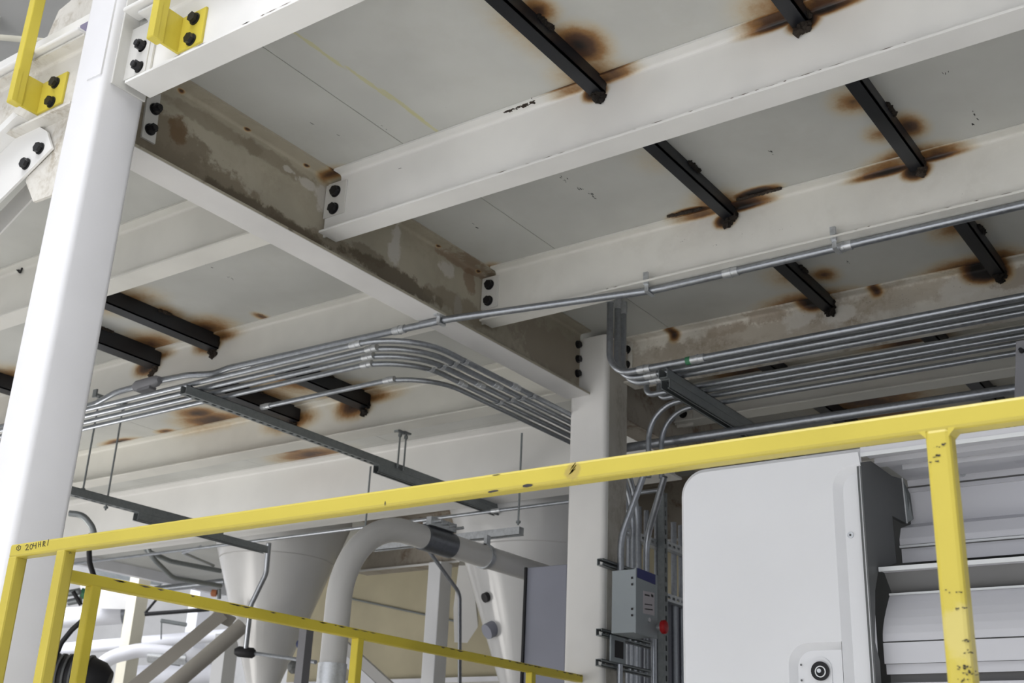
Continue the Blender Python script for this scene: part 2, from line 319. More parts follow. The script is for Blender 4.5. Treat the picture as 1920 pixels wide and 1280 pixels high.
# deck of the upper platform: plates with open seams
d = MB()
ys = [-3.2, -.8, .33, 2.455, 4.9, 6.1, 7.3, 10.25]
for a, b in zip(ys, ys[1:]):
    d.box((1.71, a+.0015, ZD), (5.4, b-.0015, ZD+.006))
    d.box((5.403, a+.0015, ZD), (12.0, b-.0015, ZD+.006))
d.box((1.71, -3.2, ZD+.0065), (12.0, 10.25, ZD+.05))
d.build('ceiling', M['deck'], kind='structure')
# ---------------------------------------------------------------- structural steel
def joist(label, web_x, a0, a1, z0, bf, mat, loc=None):
    cope = abs(a1-2.846) < 1e-4
    t = thing('steel_joist', (web_x, a0 if loc is None else loc, z0), label, 'beam')
    mb = MB()
    if cope:      # the top flange stops short of the girder's flange
        ibeam(mb, 'y', web_x, a0, a1-.062, z0, ZD-.0008, bf)
        mb.box((web_x-.003, a1-.063, z0+.004), (web_x+.003, a1, ZD-.03)).box((web_x-bf/2, a1-.0625, z0), (web_x+bf/2, a1-.02, z0+.008))
    else: ibeam(mb, 'y', web_x, a0, a1, z0, ZD-.0008, bf)
    mb.build('beam_body', M[mat], t)
    return t
COLY = 2.705
j1 = joist('white edge joist at the top with a yellow post bracket bolted to its web', J1X, -3, 2.64, 1.885, .09, 'j1')
clip_x(j1, J1X-.003, 252, 290, 62, 140, [(269, 88), (263, 127)], nut=True, r=.0165)
j2 = joist('long white joist crossing the picture, two burnt welds on its web', J2X, -3, 2.846, 1.885, .09, 'j2')
clip_x(j2, J2X-.003, 612, 649, 345, 404, [(630, 359), (626, 391)])
j3 = joist('cream joist behind the single long conduit', J3X, -3, 2.846, 1.89, .09, 'j3')
clip_x(j3, J3X-.003, 905, 935, 520, 578, [(918, 534), (916, 564)])
j4 = joist('grimy brown-stained joist running right from the central column', J4X, -3, 2.70, 1.90, .11, 'j4')
clip_x(j4, J4X-.003, 1160, 1187, 640, 700, [(1175, 656), (1174, 684)], mat='dirtyplate')
j1p = joist('white edge joist continuing left behind the left column', J1PX, 2.87, 9, 1.885, .09, 'dirtyplate')
j2p = joist('first cream joist beyond the stained girder, left half', J2PX, 2.93, 9, 1.885, .10, 'j2p')
j3p = joist('second joist beyond the girder, above the conduit bundle', J3PX, 2.93, 9, 1.91, .10, 'j3p')
j4p = joist('third joist beyond the girder with rod clamps on its bottom flange', J4PX, 2.93, 9, 1.90, .12, 'j4p')
j5 = thing('deep_girder', (5.5, 3, 1.7), 'deep plain grey-white girder behind the hanging strut', 'beam')
ibeam(MB(), 'y', 5.53, 2.93, 10.2, 1.70, ZD-.0008, .17, .012, .01).build('beam_body', M['white'], j5)
# dirty little joist behind the right conduits
j5r = joist('shadowed joist with a pale bottom flange seen below the right conduit racks', 5.385, -3, 2.846, 1.93, .11, 'j4p')
clip_x(j5r, 5.382, 1270, 1300, 755, 800, [(1281, 776)], mat='dirtyplate')
g2 = thing('steel_girder', (6.5, GY, 1.78), 'dark brown-stained girder continuing right behind the central column', 'beam')
ibeam(MB(), 'x', GY, 4.645, 9, 1.78, ZD-.0008, .13, .009, .007).build('beam_body', M['stainbeam'], g2)
j6 = joist('shadowed joist behind the right-hand conduit racks', 6.55, -3, 2.846, 1.93, .12, 'j4p')
# girder
g = thing('steel_girder', (1.9, GY, HG), 'brown-stained girder between the left column and the central column', 'beam')
gb = ibeam(MB(), 'x', GY, 1.80, 4.435, HG, ZD-.0008, .13, .009, .007).build('beam_body', M['girder'], g)
MB().box((1.80, 2.79, HG-.0025), (4.435, 2.92, HG-.0005)).build('bottom_flange_face', M['girder_flange'], g, 'pale grey painted underside of the bottom flange')
pg = MB(); ya = GY-.0035-.008
P = [at(300, 176, 'y', ya), at(278, 182, 'y', ya), at(268, 258, 'y', ya), at(290, 268, 'y', ya)]
pg.prism([at(276, 184, 'y', ya), at(302, 176, 'y', ya), at(291, 270, 'y', ya), at(266, 256, 'y', ya)], (0, .008, 0))
pl = pg.build('clip_plate', M['plate'], g)
bolt(pl, at(290, 205, 'y', ya), (0, -1, 0), nut=True); bolt(pl, at(281, 243, 'y', ya), (0, -1, 0), nut=True)
for b in ((1083, 646), (1083, 673), (1082, 700)): bolt(g, at(*b, 'y', GY-.0035), (0, -1, 0))
# columns
def column_mesh(x0, y0, wd, z0, z1, r):
    pts = []
    for cx, cy, s in ((x0+wd-r, y0+wd-r, 0), (x0+r, y0+wd-r, 1), (x0+r, y0+r, 2), (x0+wd-r, y0+r, 3)):
        for k in range(6):
            a = (s+k/5)*math.pi/2; pts.append((cx+r*math.cos(a), cy+r*math.sin(a), z0))
    m = MB(); n = len(pts); top = [(x, y, z1) for x, y, _ in pts]
    m.add(pts+top, [(i, (i+1) % n, (i+1) % n+n, i+n) for i in range(n)], True)
    m.add(pts[::-1], [list(range(n))]); m.add(top, [list(range(n))]); return m
cl = thing('steel_column', (1.70, 2.78, -1.6), 'tall white square column at the left', 'column')
column_mesh(1.628, COLY, .152, -1.6, 2.9, .02).build('column_shaft', M['column'], cl)
MB().box((1.625, COLY+.076, 1.925), (1.635, COLY+.01, 2.3)).build('end_plate', M['column'], cl)
# connection plate on the face that carries the edge joist
MB().box((1.69, 2.60, 1.93), (1.698, COLY, 2.11), .001).build('end_plate', M['plate'], cl)
MB().box((1.655, COLY-.008, 1.905), (1.775, COLY, 2.22), .002).build('end_plate', M['plate'], cl)
MB().box((1.62, 2.695, -1.6), (1.79, 2.87, -1.58)).build('base_plate', M['column'], cl)
cc = thing('steel_column', (4.54, 2.81, -1.6), 'central white square column with a grimy right face', 'column')
column_mesh(4.437, COLY, .20, -1.6, 2.10, .022).build('column_shaft', M['column_dirty'], cc)
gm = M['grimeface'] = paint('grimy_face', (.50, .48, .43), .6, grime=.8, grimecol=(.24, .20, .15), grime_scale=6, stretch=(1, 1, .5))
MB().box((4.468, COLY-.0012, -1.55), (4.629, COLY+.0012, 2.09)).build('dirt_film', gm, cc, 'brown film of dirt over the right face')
MB().box((4.40, 2.66, -1.6), (4.68, 2.95, -1.58)).build('base_plate', M['column'], cc)
# black angles welded under the deck, between joists
def black_angle(label, y0, x0, x1, h=.05, weld0=False, t=.006):
    a = thing('black_angle_bar', ((x0+x1)/2, y0, ZD-h), label, 'angle bar', 'black angle bars welded under the deck')
    MB().box((x0, y0, ZD-h), (x1, y0+t, ZD-.0005)).box((x0, y0, ZD-h), (x1, y0+h, ZD-h+t)).build('steel_angle', M['black'], a)
    wb = MB()
    for k in range(10): wb.sphere((x1-random.uniform(-.002, .008), y0+random.uniform(.1, .7)*h, ZD-h*.35-k*h*.12), random.uniform(.011, .018), 5, rough=.4)
    wb.build('weld_bead', M['burnt'], a)
    wb = MB()
    for k in range(7): wb.sphere((x1-.38+k*.011, y0-.004, ZD-.005+random.uniform(-.002, .002)), random.uniform(.0075, .011), 5, rough=.3)
    wb.build('weld_bead', M['burnt'], a)
    return a
yb = lambda px, py: at(px, py, 'z', ZD).y
black_angle('black angle bar at top centre, between edge joist and second joist', 1.652, 1.75, J2X-.007)
black_angle('short black angle end at the top edge, right part', at(1523, 30, 'z', ZD).y-.005, 1.75, J2X-.007)
black_angle('black angle bar in the middle of the second bay', 1.665, J2X+.005, 3.648)
black_angle('black angle bar in the second bay near the right edge', .962, J2X+.005, 3.648)
black_angle('black angle bar ending above the dirty joist, centre right', at(1545, 545, 'z', ZD).y-.01, 3.66, 4.635, .055)
black_angle('black angle bar at the right edge above the conduits', at(1868, 470, 'z', ZD).y, 3.66, 4.635, .055)
black_angle('upper of the two black bars right of the left column', at(405, 628, 'z', ZD).y-.02, 2.58, J3PX-.006, .075)
black_angle('lower of the two black bars right of the left column', at(290, 655, 'z', ZD).y-.02, 2.58, J3PX-.006, .085)
black_angle('black bar at the left edge beside the left column', at(25, 740, 'z', ZD).y-.3, 2.58, J3PX-.006, .085)
black_angle('black bar crossed by the thin lower conduit', at(685, 735, 'z', ZD).y-.02, 3.59, J4PX-.006, .085)
black_angle('black bar behind the long hanging strut', at(560, 765, 'z', ZD).y-.02, 3.59, J4PX-.006, .085)
black_angle('dark bar in the shade behind the upper right conduits', at(1440, 690, 'z', ZD).y-.1, 4.70, 6.5, .07)
black_angle('dark bar in the shade near the right edge, behind conduits', at(1740, 640, 'z', ZD).y-.1, 4.70, 6.5, .07)
# ---------------------------------------------------------------- conduits
def conduit(label, pts, r, R=.12, mat='galv', couplings=(), group=None, seg=10, cat='conduit'):
    p = fillet(pts, R, seg); t = thing('metal_conduit', p[0], label, cat, group)
    MB().tube(p, r, 14).build('pipe', M[mat], t)
    for c, dvec in couplings:
        c = Vector(c); dv = Vector(dvec).normalized()
        m = MB().cyl(c-dv*.03, c+dv*.03, r*1.22, 14); m.cyl(c-dv*.004, c+dv*.004, r*1.34, 14); m.build('coupling', M['zinc'], t)
    return t
YV = (0, 1, 0); XV = (1, 0, 0); ZV = (0, 0, 1)
# 1 the long single conduit: under joist three, kicking down under the girder, on to the left
mz = 1.79
mx = lambda px, py, z: at(px, py, 'z', z)
main_pts = [(3.668, -2, 1.872), (3.662, 2.02, 1.872), (3.34, 2.78, mz), (3.30, 4.0, mz)]
q = [mx(400, 701, mz), mx(352, 703, 1.80), mx(305, 712, 1.81), mx(248, 727, 1.81), mx(218, 735, 1.80), mx(178, 757, 1.78)]
main_pts += q[:2]+q[2:]+[Vector((q[-1].x, 8.5, 1.78))]
conduit('long single silver conduit crossing under joist and girder', main_pts, .0145, .25, couplings=[((3.664, 1.70, 1.872), YV), ((3.333, 3.02, mz), YV), ((3.665, 1.27, 1.872), YV), ((3.32, 3.9, mz), YV)])
b = MB(); c0 = mx(300, 712, 1.805); c1 = mx(253, 726, 1.805); dv = (c1-c0).normalized()
tb = thing('pull_fitting', c0+Vector((0, 0, -.03)), 'grey cast pull fitting above the conduit bundle beside left column', 'conduit body')
b.tube([c0, c0+dv*.01, c0+dv*.03, c1-dv*.03, c1-dv*.01, c1], .02, 12, True, [.017, .021, .028, .03, .024, .017]); b.build('body', M['fitting'], tb)
sp = dv.cross(Vector((0, 0, 1))).normalized(); mm = (c0+c1)/2
MB().prism([mm+dv*.05-Vector((0, 0, .024))+sp*.02, mm+dv*.05-Vector((0, 0, .024))-sp*.02, mm-dv*.05-Vector((0, 0, .024))-sp*.02, mm-dv*.05-Vector((0, 0, .024))+sp*.02], (0, 0, -.014)).build('cover', M['fitting'], tb)
# 2 the bundle of four that turns from along the joists to along the girder
bz = 1.7335
bx = [at(450, y, 'z', bz).x for y in (698, 711.5, 724, 737)]
by = [at(1000, y, 'z', bz).y for y in (742, 756.5, 770, 783.5)]
ord_ = ['outermost', 'second', 'third', 'innermost']
for i in range(4):
    R = (.26, .26, .26, .26)[i]
    conduit(f'{ord_[i]} conduit of the bundle curving toward the central column',
            [(bx[i], 8.5, bz), (bx[i], by[i], bz), (5.10+.06*i, by[i], bz), (5.10+.06*i, by[i], -.5)], .0122, [R, .42], seg=16,
            couplings=[((bx[i], at((666, 690, 690, 688)[i], (645, 650, 668, 683)[i], 'z', bz).y, bz), YV), ((4.0-.05*i, by[i], bz), XV)], group='conduits of the curved bundle')
s0 = at(495, 765, 'z', bz); s1 = at(730, 712, 'z', bz); y5 = at(1000, 796, 'z', bz).y
conduit('thin conduit below the bundle, starting at the hanging strut', [(s1.x, s0.y, bz), (s1.x, y5, bz), (5.36, y5, bz), (5.36, y5, -.5)], .0115, [.26, .42],
        couplings=[((s1.x, s1.y, bz), YV), ((s1.x, s0.y-.03, bz), YV)])
# straps over the bundle
for n, xx in enumerate((3.62, 4.12)):
    t = thing('conduit_strap', (xx, by[0], bz-.02), ('row of conduit straps just after the bend of the bundle', 'row of conduit straps midway along the bundle to the column')[n], 'strap')
    for i in range(4):
        mb = MB()
        pts = [(xx, by[i]+.028, bz-.002), (xx, by[i]+.017, bz-.003), (xx, by[i]+.014, bz-.012), (xx, by[i], bz-.0165), (xx, by[i]-.014, bz-.012), (xx, by[i]-.017, bz-.003), (xx, by[i]-.028, bz-.002)]
        for p, q2 in zip(pts, pts[1:]): mb.prism([p, q2, (q2[0], q2[1], q2[2]-.002), (p[0], p[1], p[2]-.002)], (.022, 0, 0))
        mb.build('strap_saddle', M['zinc'], t)
# ---------------------------------------------------------------- struts
def strut(label, a, b, up, w=.041, slots=True, mat='strut', name='strut_channel', group=None):
    """slotted channel from a to b; 'up' points out of its open side"""
    a = Vector(a); b = Vector(b); L = (b-a).length; X = (b-a).normalized(); Z = Vector(up).normalized(); Y = Z.cross(X)
    M3 = Matrix((X, Y, Z)).transposed(); mb = MB(); t = .0025; h = w/2
    def bx_(x0, x1, y0, y1, z0, z1):
        k = len(mb.v); mb.box((x0, y0, z0), (x1, y1, z1))
        for i in range(k, len(mb.v)): mb.v[i] = a+M3 @ mb.v[i]
    bx_(0, L, -h, -h+t, 0, w); bx_(0, L, h-t, h, 0, w); bx_(0, L, -h, -h+.0095, w-t, w); bx_(0, L, h-.0095, h, w-t, w)
    bx_(0, L, -h+.0001, -h+.0095, w-.009, w-.0001)if False else None
    if slots:
        bx_(0, L, -h+t, -.007, 0, t); bx_(0, L, .007, h-t, 0, t); x = 0.
        while x < L: bx_(x, min(x+.022, L), -.007, .007, 0, t); x += .05
    else: bx_(0, L, -h+t, h-t, 0, t)
    th = thing(name, a, label, 'strut', group); mb.build('channel', M[mat], th); return th
sz = 1.72-.041
A = at(345, 722, 'z', 1.72); sy = A.y
st1 = strut('long hanging strut carrying the conduit bundle, slotted underside', (A.x, sy, sz), (at(940, 935, 'y', sy).x, sy, sz), (0, 0, 1))
st2 = strut('strut bolted under the right half of the long hanging strut', (at(705, 880, 'y', sy).x, sy, sz-.001), (at(940, 945, 'y', sy).x, sy, sz-.001), (0, 0, -1))
def hanger_rod(label, x, y, z0, z1, clamp=True, r=.005):
    t = thing('hanger_rod', (x, y, z0), label, 'rod'); MB().cyl((x, y, z0), (x, y, z1), r, 8).build('rod', M['strut'], t)
    if clamp:
        m = MB().box((x-.03, y-.02, z1-.004), (x+.02, y+.02, z1+.006)).box((x-.035, y-.015, z1-.012), (x-.026, y+.015, z1+.03)); m.build('beam_clamp', M['strut'], t)
        MB().cyl((x, y, z1-.03), (x, y, z1-.014), .012, 6).build('nut', M['strut'], t)
    MB().cyl((x, y, z0+.01), (x, y, z0+.02), .012, 6).build('nut', M['strut'], t)
    return t
r1 = at(705, 860, 'y', sy-.05); hanger_rod('left rod of the pair hanging from the third joist', J4PX+.06, sy-.03, 1.69, 1.90)
hanger_rod('right rod of the pair hanging from the third joist', J4PX+.11, sy-.03, 1.69, 1.90)
hanger_rod('long thin rod dropping behind the yellow rail below the strut', at(695, 875, 'y', sy).x, sy, at(690, 1000, 'y', sy).z, sz-.02, False)
pr = at(979, 800, 'y', 3.2); hanger_rod('rod dropping from the curved bundle to the lower strut', pr.x, 3.2, at(974, 985, 'y', 3.2).z, 1.69, False)
# strut under the right-hand racks
RS = at(1247, 692, 'z', 1.72)
sr1 = strut('dark double strut carrying the right-hand conduits, left half', (RS.x, RS.y-.0, 1.675), (6.3, RS.y, 1.675), (0, 0, -1))
strut('dark strut stacked on the double strut under right-hand conduits', (RS.x-.02, RS.y, 1.676), (6.3, RS.y, 1.676), (0, 0, 1), slots=False)
# ---------------------------------------------------------------- right-hand conduits
rz = 1.735
def rx_(px, py): return at(px, py, 'z', rz).x
tops = [at(1139, 604, 'z', ZD), at(1153, 611, 'z', ZD), at(1165, 616, 'z', ZD)]
rows = [rx_(1500, 636), rx_(1500, 650), rx_(1500, 662)]
for i, x in enumerate(rows):
    yv = at((1143, 1157, 1168)[i], 680, 'x', x).y
    conduit(('front', 'middle', 'rear')[i]+' conduit of the three dropping from the deck by the central column', [(x, yv, ZD+.01), (x, yv, rz), (x, -2, rz)], .0145, .11,
            couplings=[((x, yv-.17, rz), YV), ((x, yv, ZD-.03), ZV), ((x, yv-.42, rz), YV)][:3 if i == 0 else 2])
# green and white bands on the first
xg = rows[0]; yg = at(1292, 679, 'x', xg).y
MB().cyl((xg, yg-.012, rz), (xg, yg+.012, rz), .0175, 14).build('coupling_band', M['green'], None, 'green band around the front conduit right of the column', 'band')
rows2 = [rx_(1500, 690), rx_(1500, 701), rx_(1500, 713), rx_(1500, 729)]
for i, x in enumerate(rows2):
    zc = rz
    if i < 2: pts = [(x+.0, at((1212, 1236)[i], 735+8*i, 'x', x).y, rz+.07), (x, at((1212, 1236)[i], 735+8*i, 'x', x).y, rz), (x, -2, rz)]
    else:
        yv = at((1216, 1240)[i-2], 830, 'x', x).y
        pts = [(x, yv, at(1206+38*(i-2), 896, 'x', x).z), (x, yv, rz), (x, -2, rz)]
    conduit(('first', 'second', 'third', 'lowest')[i]+' conduit from the top in the second right-hand rack', pts, .0125, .12 if i < 2 else .16)
xl = at(1500, 790, 'z', 1.62).x
conduit('thick dark conduit just above the right half of the yellow rail', [(xl, at(1160, 845, 'x', xl).y, 1.62), (xl, -2, 1.62)], .022, .1, 'galv')
# the two kicked conduits dropping in front of the column's right face
for i in range(2):
    x = rows2[2+i]
    a = at((1206, 1246)[i], 893, 'x', x); b2 = at((1150, 1192)[i], 985, 'y', 2.66-.0)
    ex = (4.50, 4.73)[i]; ey = 2.655
    pts = [a, Vector((ex, ey, at((1145, 1186)[i], 1000, 'y', ey).z)), Vector((ex, ey, (at(1140, 1180, 'y', ey).z, at(1183, 1062, 'y', ey).z)[i]))]
    conduit(('kicked conduit clamped to the central column face', 'kicked conduit entering the top of the grey enclosure')[i], pts, .015, .3, 'galv')
conduit('conduit running down below the small grey box on the column', [(4.50, 2.655, at(1140, 1240, 'y', 2.655).z), (4.50, 2.655, -.3)], .013, .1)
conduit('conduit running down below the grey enclosure', [(4.735, 2.62, at(1190, 1182, 'y', 2.62).z), (4.735, 2.62, -.3)], .013, .1)
# strut brackets across the column
for k, (py, lab) in enumerate(((1053, 'upper strut bracket across the central column'), (1185, 'middle strut bracket across the central column'), (1242, 'lowest strut bracket across the central column'))):
    z = at(1125, py, 'y', 2.69).z
    strut(lab, (4.38, 2.704, z), (4.86, 2.704, z), (0, -1, 0), w=.03)
# grey enclosure
ez1 = at(1192, 1066, 'y', 2.5).z; ez0 = at(1192, 1185, 'y', 2.5).z
E = thing('electrical_enclosure', (4.73, 2.58, ez0), 'grey electrical enclosure with blue strip beside the central column', 'electrical box')
exa = at(1192, 1120, 'y', 2.5).x; exb = at(1231, 1120, 'y', 2.5).x; eyb = at(1147, 1120, 'x', exa).y
MB().box((exa, 2.503, ez0), (exb, min(eyb, 2.68), ez1), .002).build('box_body', M['boxgray'], E)
MB().box((exa-.004, 2.497, ez0-.004), (exb+.004, 2.504, ez1+.004), .001).build('box_cover', M['boxgray'], E)
def on_y(px, py, y): return at(px, py, 'y', y)
def quad_y(name, mat, par, px, y, th=.001, **k):
    return MB().prism([on_y(a, b, y) for a, b in px], (0, th, 0)).build(name, M[mat], par, **k)
quad_y('blue_strip', 'blue', E, [(1195, 1064), (1229, 1077), (1229, 1096), (1195, 1082)], 2.4955)
lb = quad_y('printed_label', 'label', E, [(1206, 1107), (1227, 1111), (1227, 1154), (1206, 1149)], 2.4955)
for a, b, c, wd in ((1209, 1113, 1218, 3), (1209, 1131, 1223, 2), (1209, 1140, 1224, 2), (1221, 1113, 1225, 5)): quad_y('print_line', 'ink', lb, [(a, b), (c, b+2), (c, b+2+wd), (a, b+wd)], 2.4948, .0005)
MB().cyl(on_y(1216, 1162, 2.497), on_y(1216, 1162, 2.497)+Vector((0, -.006, 0)), .010, 12).build('knob', M['zinc'], E)
for py in (1090, 1148):
    for dz in (-6, 6): MB().box(at(1183, py+dz-3, 'x', exa-.004), at(1187, py+dz+1, 'x', exa-.0)).build('latch_slot', M['ink'], E)
# small grey box below it
z1 = at(1130, 1187, 'x', 4.40).z; z0 = at(1130, 1237, 'x', 4.40).z
S = thing('switch_box', (4.45, 2.64, z0), 'small grey switch box low on the central column', 'electrical box')
ya_, yb_ = at(1125, 1210, 'x', 4.44).y, at(1146, 1210, 'x', 4.44).y
MB().box((4.44, yb_, z0), (4.56, min(ya_, 2.672), z1), .002).build('box_body', M['boxgray'], S)
MB().box((4.47, yb_-.002, z0+.02), (4.54, yb_, z1-.02)).build('opening', M['ink'], S, 'black open side')
# red mushroom button
Rb = thing('emergency_button', at(1247, 1175, 'y', 2.50)-Vector((0, 0, .03)), 'red mushroom button beside the grey enclosure', 'button')
c = at(1247, 1175, 'y', 2.46); MB().cyl(c, c+Vector((0, .012, 0)), .029, 20).sphere(c, .029, 8, (1, .35, 1)).build('button_head', M['red'], Rb)
MB().cyl(c+Vector((0, .01, 0)), c+Vector((0, .08, 0)), .012, 12).build('button_neck', M['zinc'], Rb)
MB().box(c+Vector((-.06, .07, .02)), c+Vector((-.0, .16, .15)), .002).build('button_box', M['boxgray'], Rb)
# vertical pipes and strut frame between column and machine
ypl = 3.05
for k, (px, r) in enumerate(((1196, .02), (1212, .014), (1231, .013), (1263, .016), (1276, .014))):
    p = at(px, 1000, 'y', ypl); conduit(('thick', 'slim', 'shaded', 'right', 'rightmost')[k]+' vertical pipe in the gap beside the machine', [(p.x, ypl, -.4), (p.x, ypl, 1.50)], r, .1)
for k, (px0, px1, py) in enumerate(((1172, 1245, 995), (1250, 1300, 1020), (1240, 1290, 1115))):
    a = at(px0, py, 'y', 3.0); b = Vector((at(px1, py+20, 'y', 3.0).x, 3.0, a.z)); strut(('upper slotted cross strut behind the kicked conduits', 'slotted cross strut right of the vertical strut', 'low cross strut above the slate panel')[k], a, b, (0, 1, 0), mat='zinc')
p = at(1248, 1000, 'y', 2.96); strut('tall vertical slotted strut beside the machine', (p.x, 2.96, -.5), (p.x, 2.96, 1.6), (0, 1, 0))
# ---------------------------------------------------------------- slate cabinets behind
xs = 4.75; ztop = at(987, 1064, 'x', xs).z; yl = at(987, 1064, 'x', xs).y
sc_ = thing('steel_cabinet', (xs, yl-.6, -1.0), 'slate-blue steel cabinet behind the central column', 'cabinet')
MB().box((xs, 3.1, -1.0), (xs+.2, yl, ztop), .004).build('cabinet_body', M['slate'], sc_)
MB().box((xs-.012, yl-.008, -1.0), (xs, yl+.004, ztop)).build('door_gasket', M['rubber'], sc_)
p = at(1255, 1128, 'y', 3.1)
sc2 = thing('steel_cabinet', (p.x+.2, 3.2, -1), 'slate panel low in the gap beside the machine', 'cabinet')
MB().box((p.x-.35, 3.1, -1.0), (p.x+.7, 3.3, p.z), .004).build('cabinet_body', M['slate'], sc2)
# ---------------------------------------------------------------- the machine at the right
XM = 3.0
mach = thing('machine_housing', (3.2, .8, -1.6), 'white machine housing with rounded cover and key lock, right', 'machine')
yl_, yr_ = 1.573, 1.035; zt = .934
def rrect(y0, y1, z0, z1, r, x, corners=(1, 1, 1, 1), n=8):
    out = []
    for (cy, cz, s, k) in ((y1-r, z1-r, 0, corners[0]), (y0+r, z1-r, 1, corners[1]), (y0+r, z0+r, 2, corners[2]), (y1-r, z0+r, 3, corners[3])):
        if not k:
            out.append((x, cy+(r if s in (0, 3) else -r), cz+(r if s in (0, 1) else -r))); continue
        for i in range(n+1):
            a = (s+i/n)*math.pi/2; out.append((x, cy+r*math.cos(a), cz+r*math.sin(a)))
    return out
# front cover: outline with a big rounded top left corner, bevelled rim, and a slightly raised right strip
rimo = rrect(yr_, yl_, -1.55, zt, .075, XM+.012, (1, 0, 0, 0)); rimi = rrect(yr_+.004, yl_-.012, -1.54, zt-.012, .066, XM, (1, 0, 0, 0))
n = len(rimo); mb = MB(); mb.add(rimo+rimi, [(i, (i+1) % n, (i+1) % n+n, i+n) for i in range(n)], True)
ygr = at(1566, 1000, 'x', XM).y; ygl = at(1585, 1000, 'x', XM).y   # groove between cover and strip
zgt = at(1590, 862, 'x', XM).z
# plain face made of a field left of the step, a sloping step and the strip
field = [(XM, y, z) for (_, y, z) in rimi]
stepx = XM+.006
mb.build('cover_rim', M['machine'], mach)
lc = at(1536, 1257, 'x', XM)
RY0, RY1, RZ0, RZ1, RR = ygr+.001, at(1479, 1250, 'x', XM).y, lc.z-.12, at(1535, 1204, 'x', XM).z, .055
cv = MB(); D_ = (.03, 0, 0)
cv.prism(rrect(ygr, yl_-.012, RZ1, zt-.012, .066, XM, (1, 0, 0, 0)), D_)
cv.prism([(XM, yl_-.012, RZ1), (XM, RY1, RZ1), (XM, RY1, -1.54), (XM, yl_-.012, -1.54)], D_)
cv.prism([(XM, RY1, RZ0), (XM, ygr, RZ0), (XM, ygr, -1.54), (XM, RY1, -1.54)], D_)
cv.prism([(XM, RY1, RZ1)]+[(XM, RY1-RR+RR*math.cos(a_), RZ1-RR+RR*math.sin(a_)) for a_ in [math.pi/2*k/8 for k in range(8, -1, -1)]], D_)
cv.build('front_cover', M['machine'], mach)
g_ = .022
mb = MB()
outer = [(XM, ygr, zgt-.03)]; pth_o = [(ygr, -1.54)]+[(ygr, zgt-.075)]+[(ygr-.06*(1-math.cos(t)), zgt-.075+.06*math.sin(t)) for t in [math.pi/2*k/6 for k in range(1, 7)]]+[(yr_, zgt-.015)]
pth_i = [(ygr-g_, -1.54)]+[(ygr-g_, zgt-.08)]+[(ygr-g_-.048*(1-math.cos(t)), zgt-.08+.048*math.sin(t)) for t in [math.pi/2*k/6 for k in range(1, 7)]]+[(yr_, zgt-.032)]
k = len(pth_o); mb.add([(XM, y, z) for y, z in pth_o]+[(XM+.017, y, z) for y, z in pth_i], [(i, i+1, i+1+k, i+k) for i in range(k-1)], True); mb.build('cover_step', M['machine'], mach)
mb = MB().prism([(XM, ygr, zt-.012), (XM, ygr, -1.54)]+[(XM, y, z) for y, z in pth_o[1:]]+[(XM, yr_+.004, zt-.012)], (.008, 0, 0)); mb.build('cover_corner', M['machine'], mach)
MB().prism([(XM+.017, y, z) for y, z in pth_i]+[(XM+.017, yr_, -1.54)], (.02, 0, 0)).build('side_strip', M['machine'], mach)
# recess with key lock
lc.x = XM+.014; DR = .018
L = MB(); rr0 = rrect(RY0, RY1, RZ0, RZ1, RR, XM, (1, 0, 0, 0)); rr1 = rrect(RY0+.004, RY1-DR, RZ0+DR, RZ1-DR, RR-.012, XM+.018, (1, 0, 0, 0))
n = len(rr0); L.add(rr0+rr1, [(i, (i+1) % n, (i+1) % n+n, i+n) for i in range(n)], True); L.add(rr1, [list(range(n))]); lk = L.build('lock_recess', M['machine'], mach)
MB().prism(rrect(lc.y-.028, lc.y+.034, RZ0+.02, lc.z+.036, .03, XM+.0175, (1, 1, 0, 0)), (-.0035, 0, 0)).build('lock_plate', M['machine'], mach)
lock = MB().cyl(lc+Vector((-.004, 0, 0)), lc+Vector((-.010, 0, 0)), .024, 24).build('key_lock', M['rubber'], mach)
def ring(c, r0, r1, n=24):
    m = MB(); vs = [c+Vector((0, math.cos(2*math.pi*k/n)*r, math.sin(2*math.pi*k/n)*r)) for r in (r0, r1) for k in range(n)]
    vs2 = [v+Vector((-.003, 0, 0)) for v in vs]
    f = [((k+1) % n, k, k+n, (k+1) % n+n) for k in range(n)]
    m.add(vs+vs2, [tuple(i+2*n for i in q_) for q_ in f]+[(k, (k+1) % n, (k+1) % n+2*n, k+2*n) for k in range(n)]+[((k+1) % n+n, k+n, k+3*n, (k+1) % n+3*n) for k in range(n)]); return m
ring(lc+Vector((-.010, -.002, -.002)), .012, .0145).build('lock_ring', M['slatedge'], lock)
MB().cyl(lc+Vector((-.010, 0, 0)), lc+Vector((-.016, 0, 0)), .0055, 16).build('lock_barrel', M['zinc'], lock)
for px, py in ((1502, 1246), (1503, 1275)): MB().cyl(at(px, py, 'x', XM+.014), at(px, py, 'x', XM+.0115), .0028, 10).build('screw', M['machine_gray'], mach)
sc = at(1595, 1003, 'x', XM+.017)
MB().cyl(sc, sc+Vector((-.003, 0, 0)), .0085, 18).build('cap_screw', M['zinc'], mach); MB().cyl(sc+Vector((-.003, 0, 0)), sc+Vector((-.0036, 0, 0)), .003, 6).build('screw_socket', M['ink'], mach)
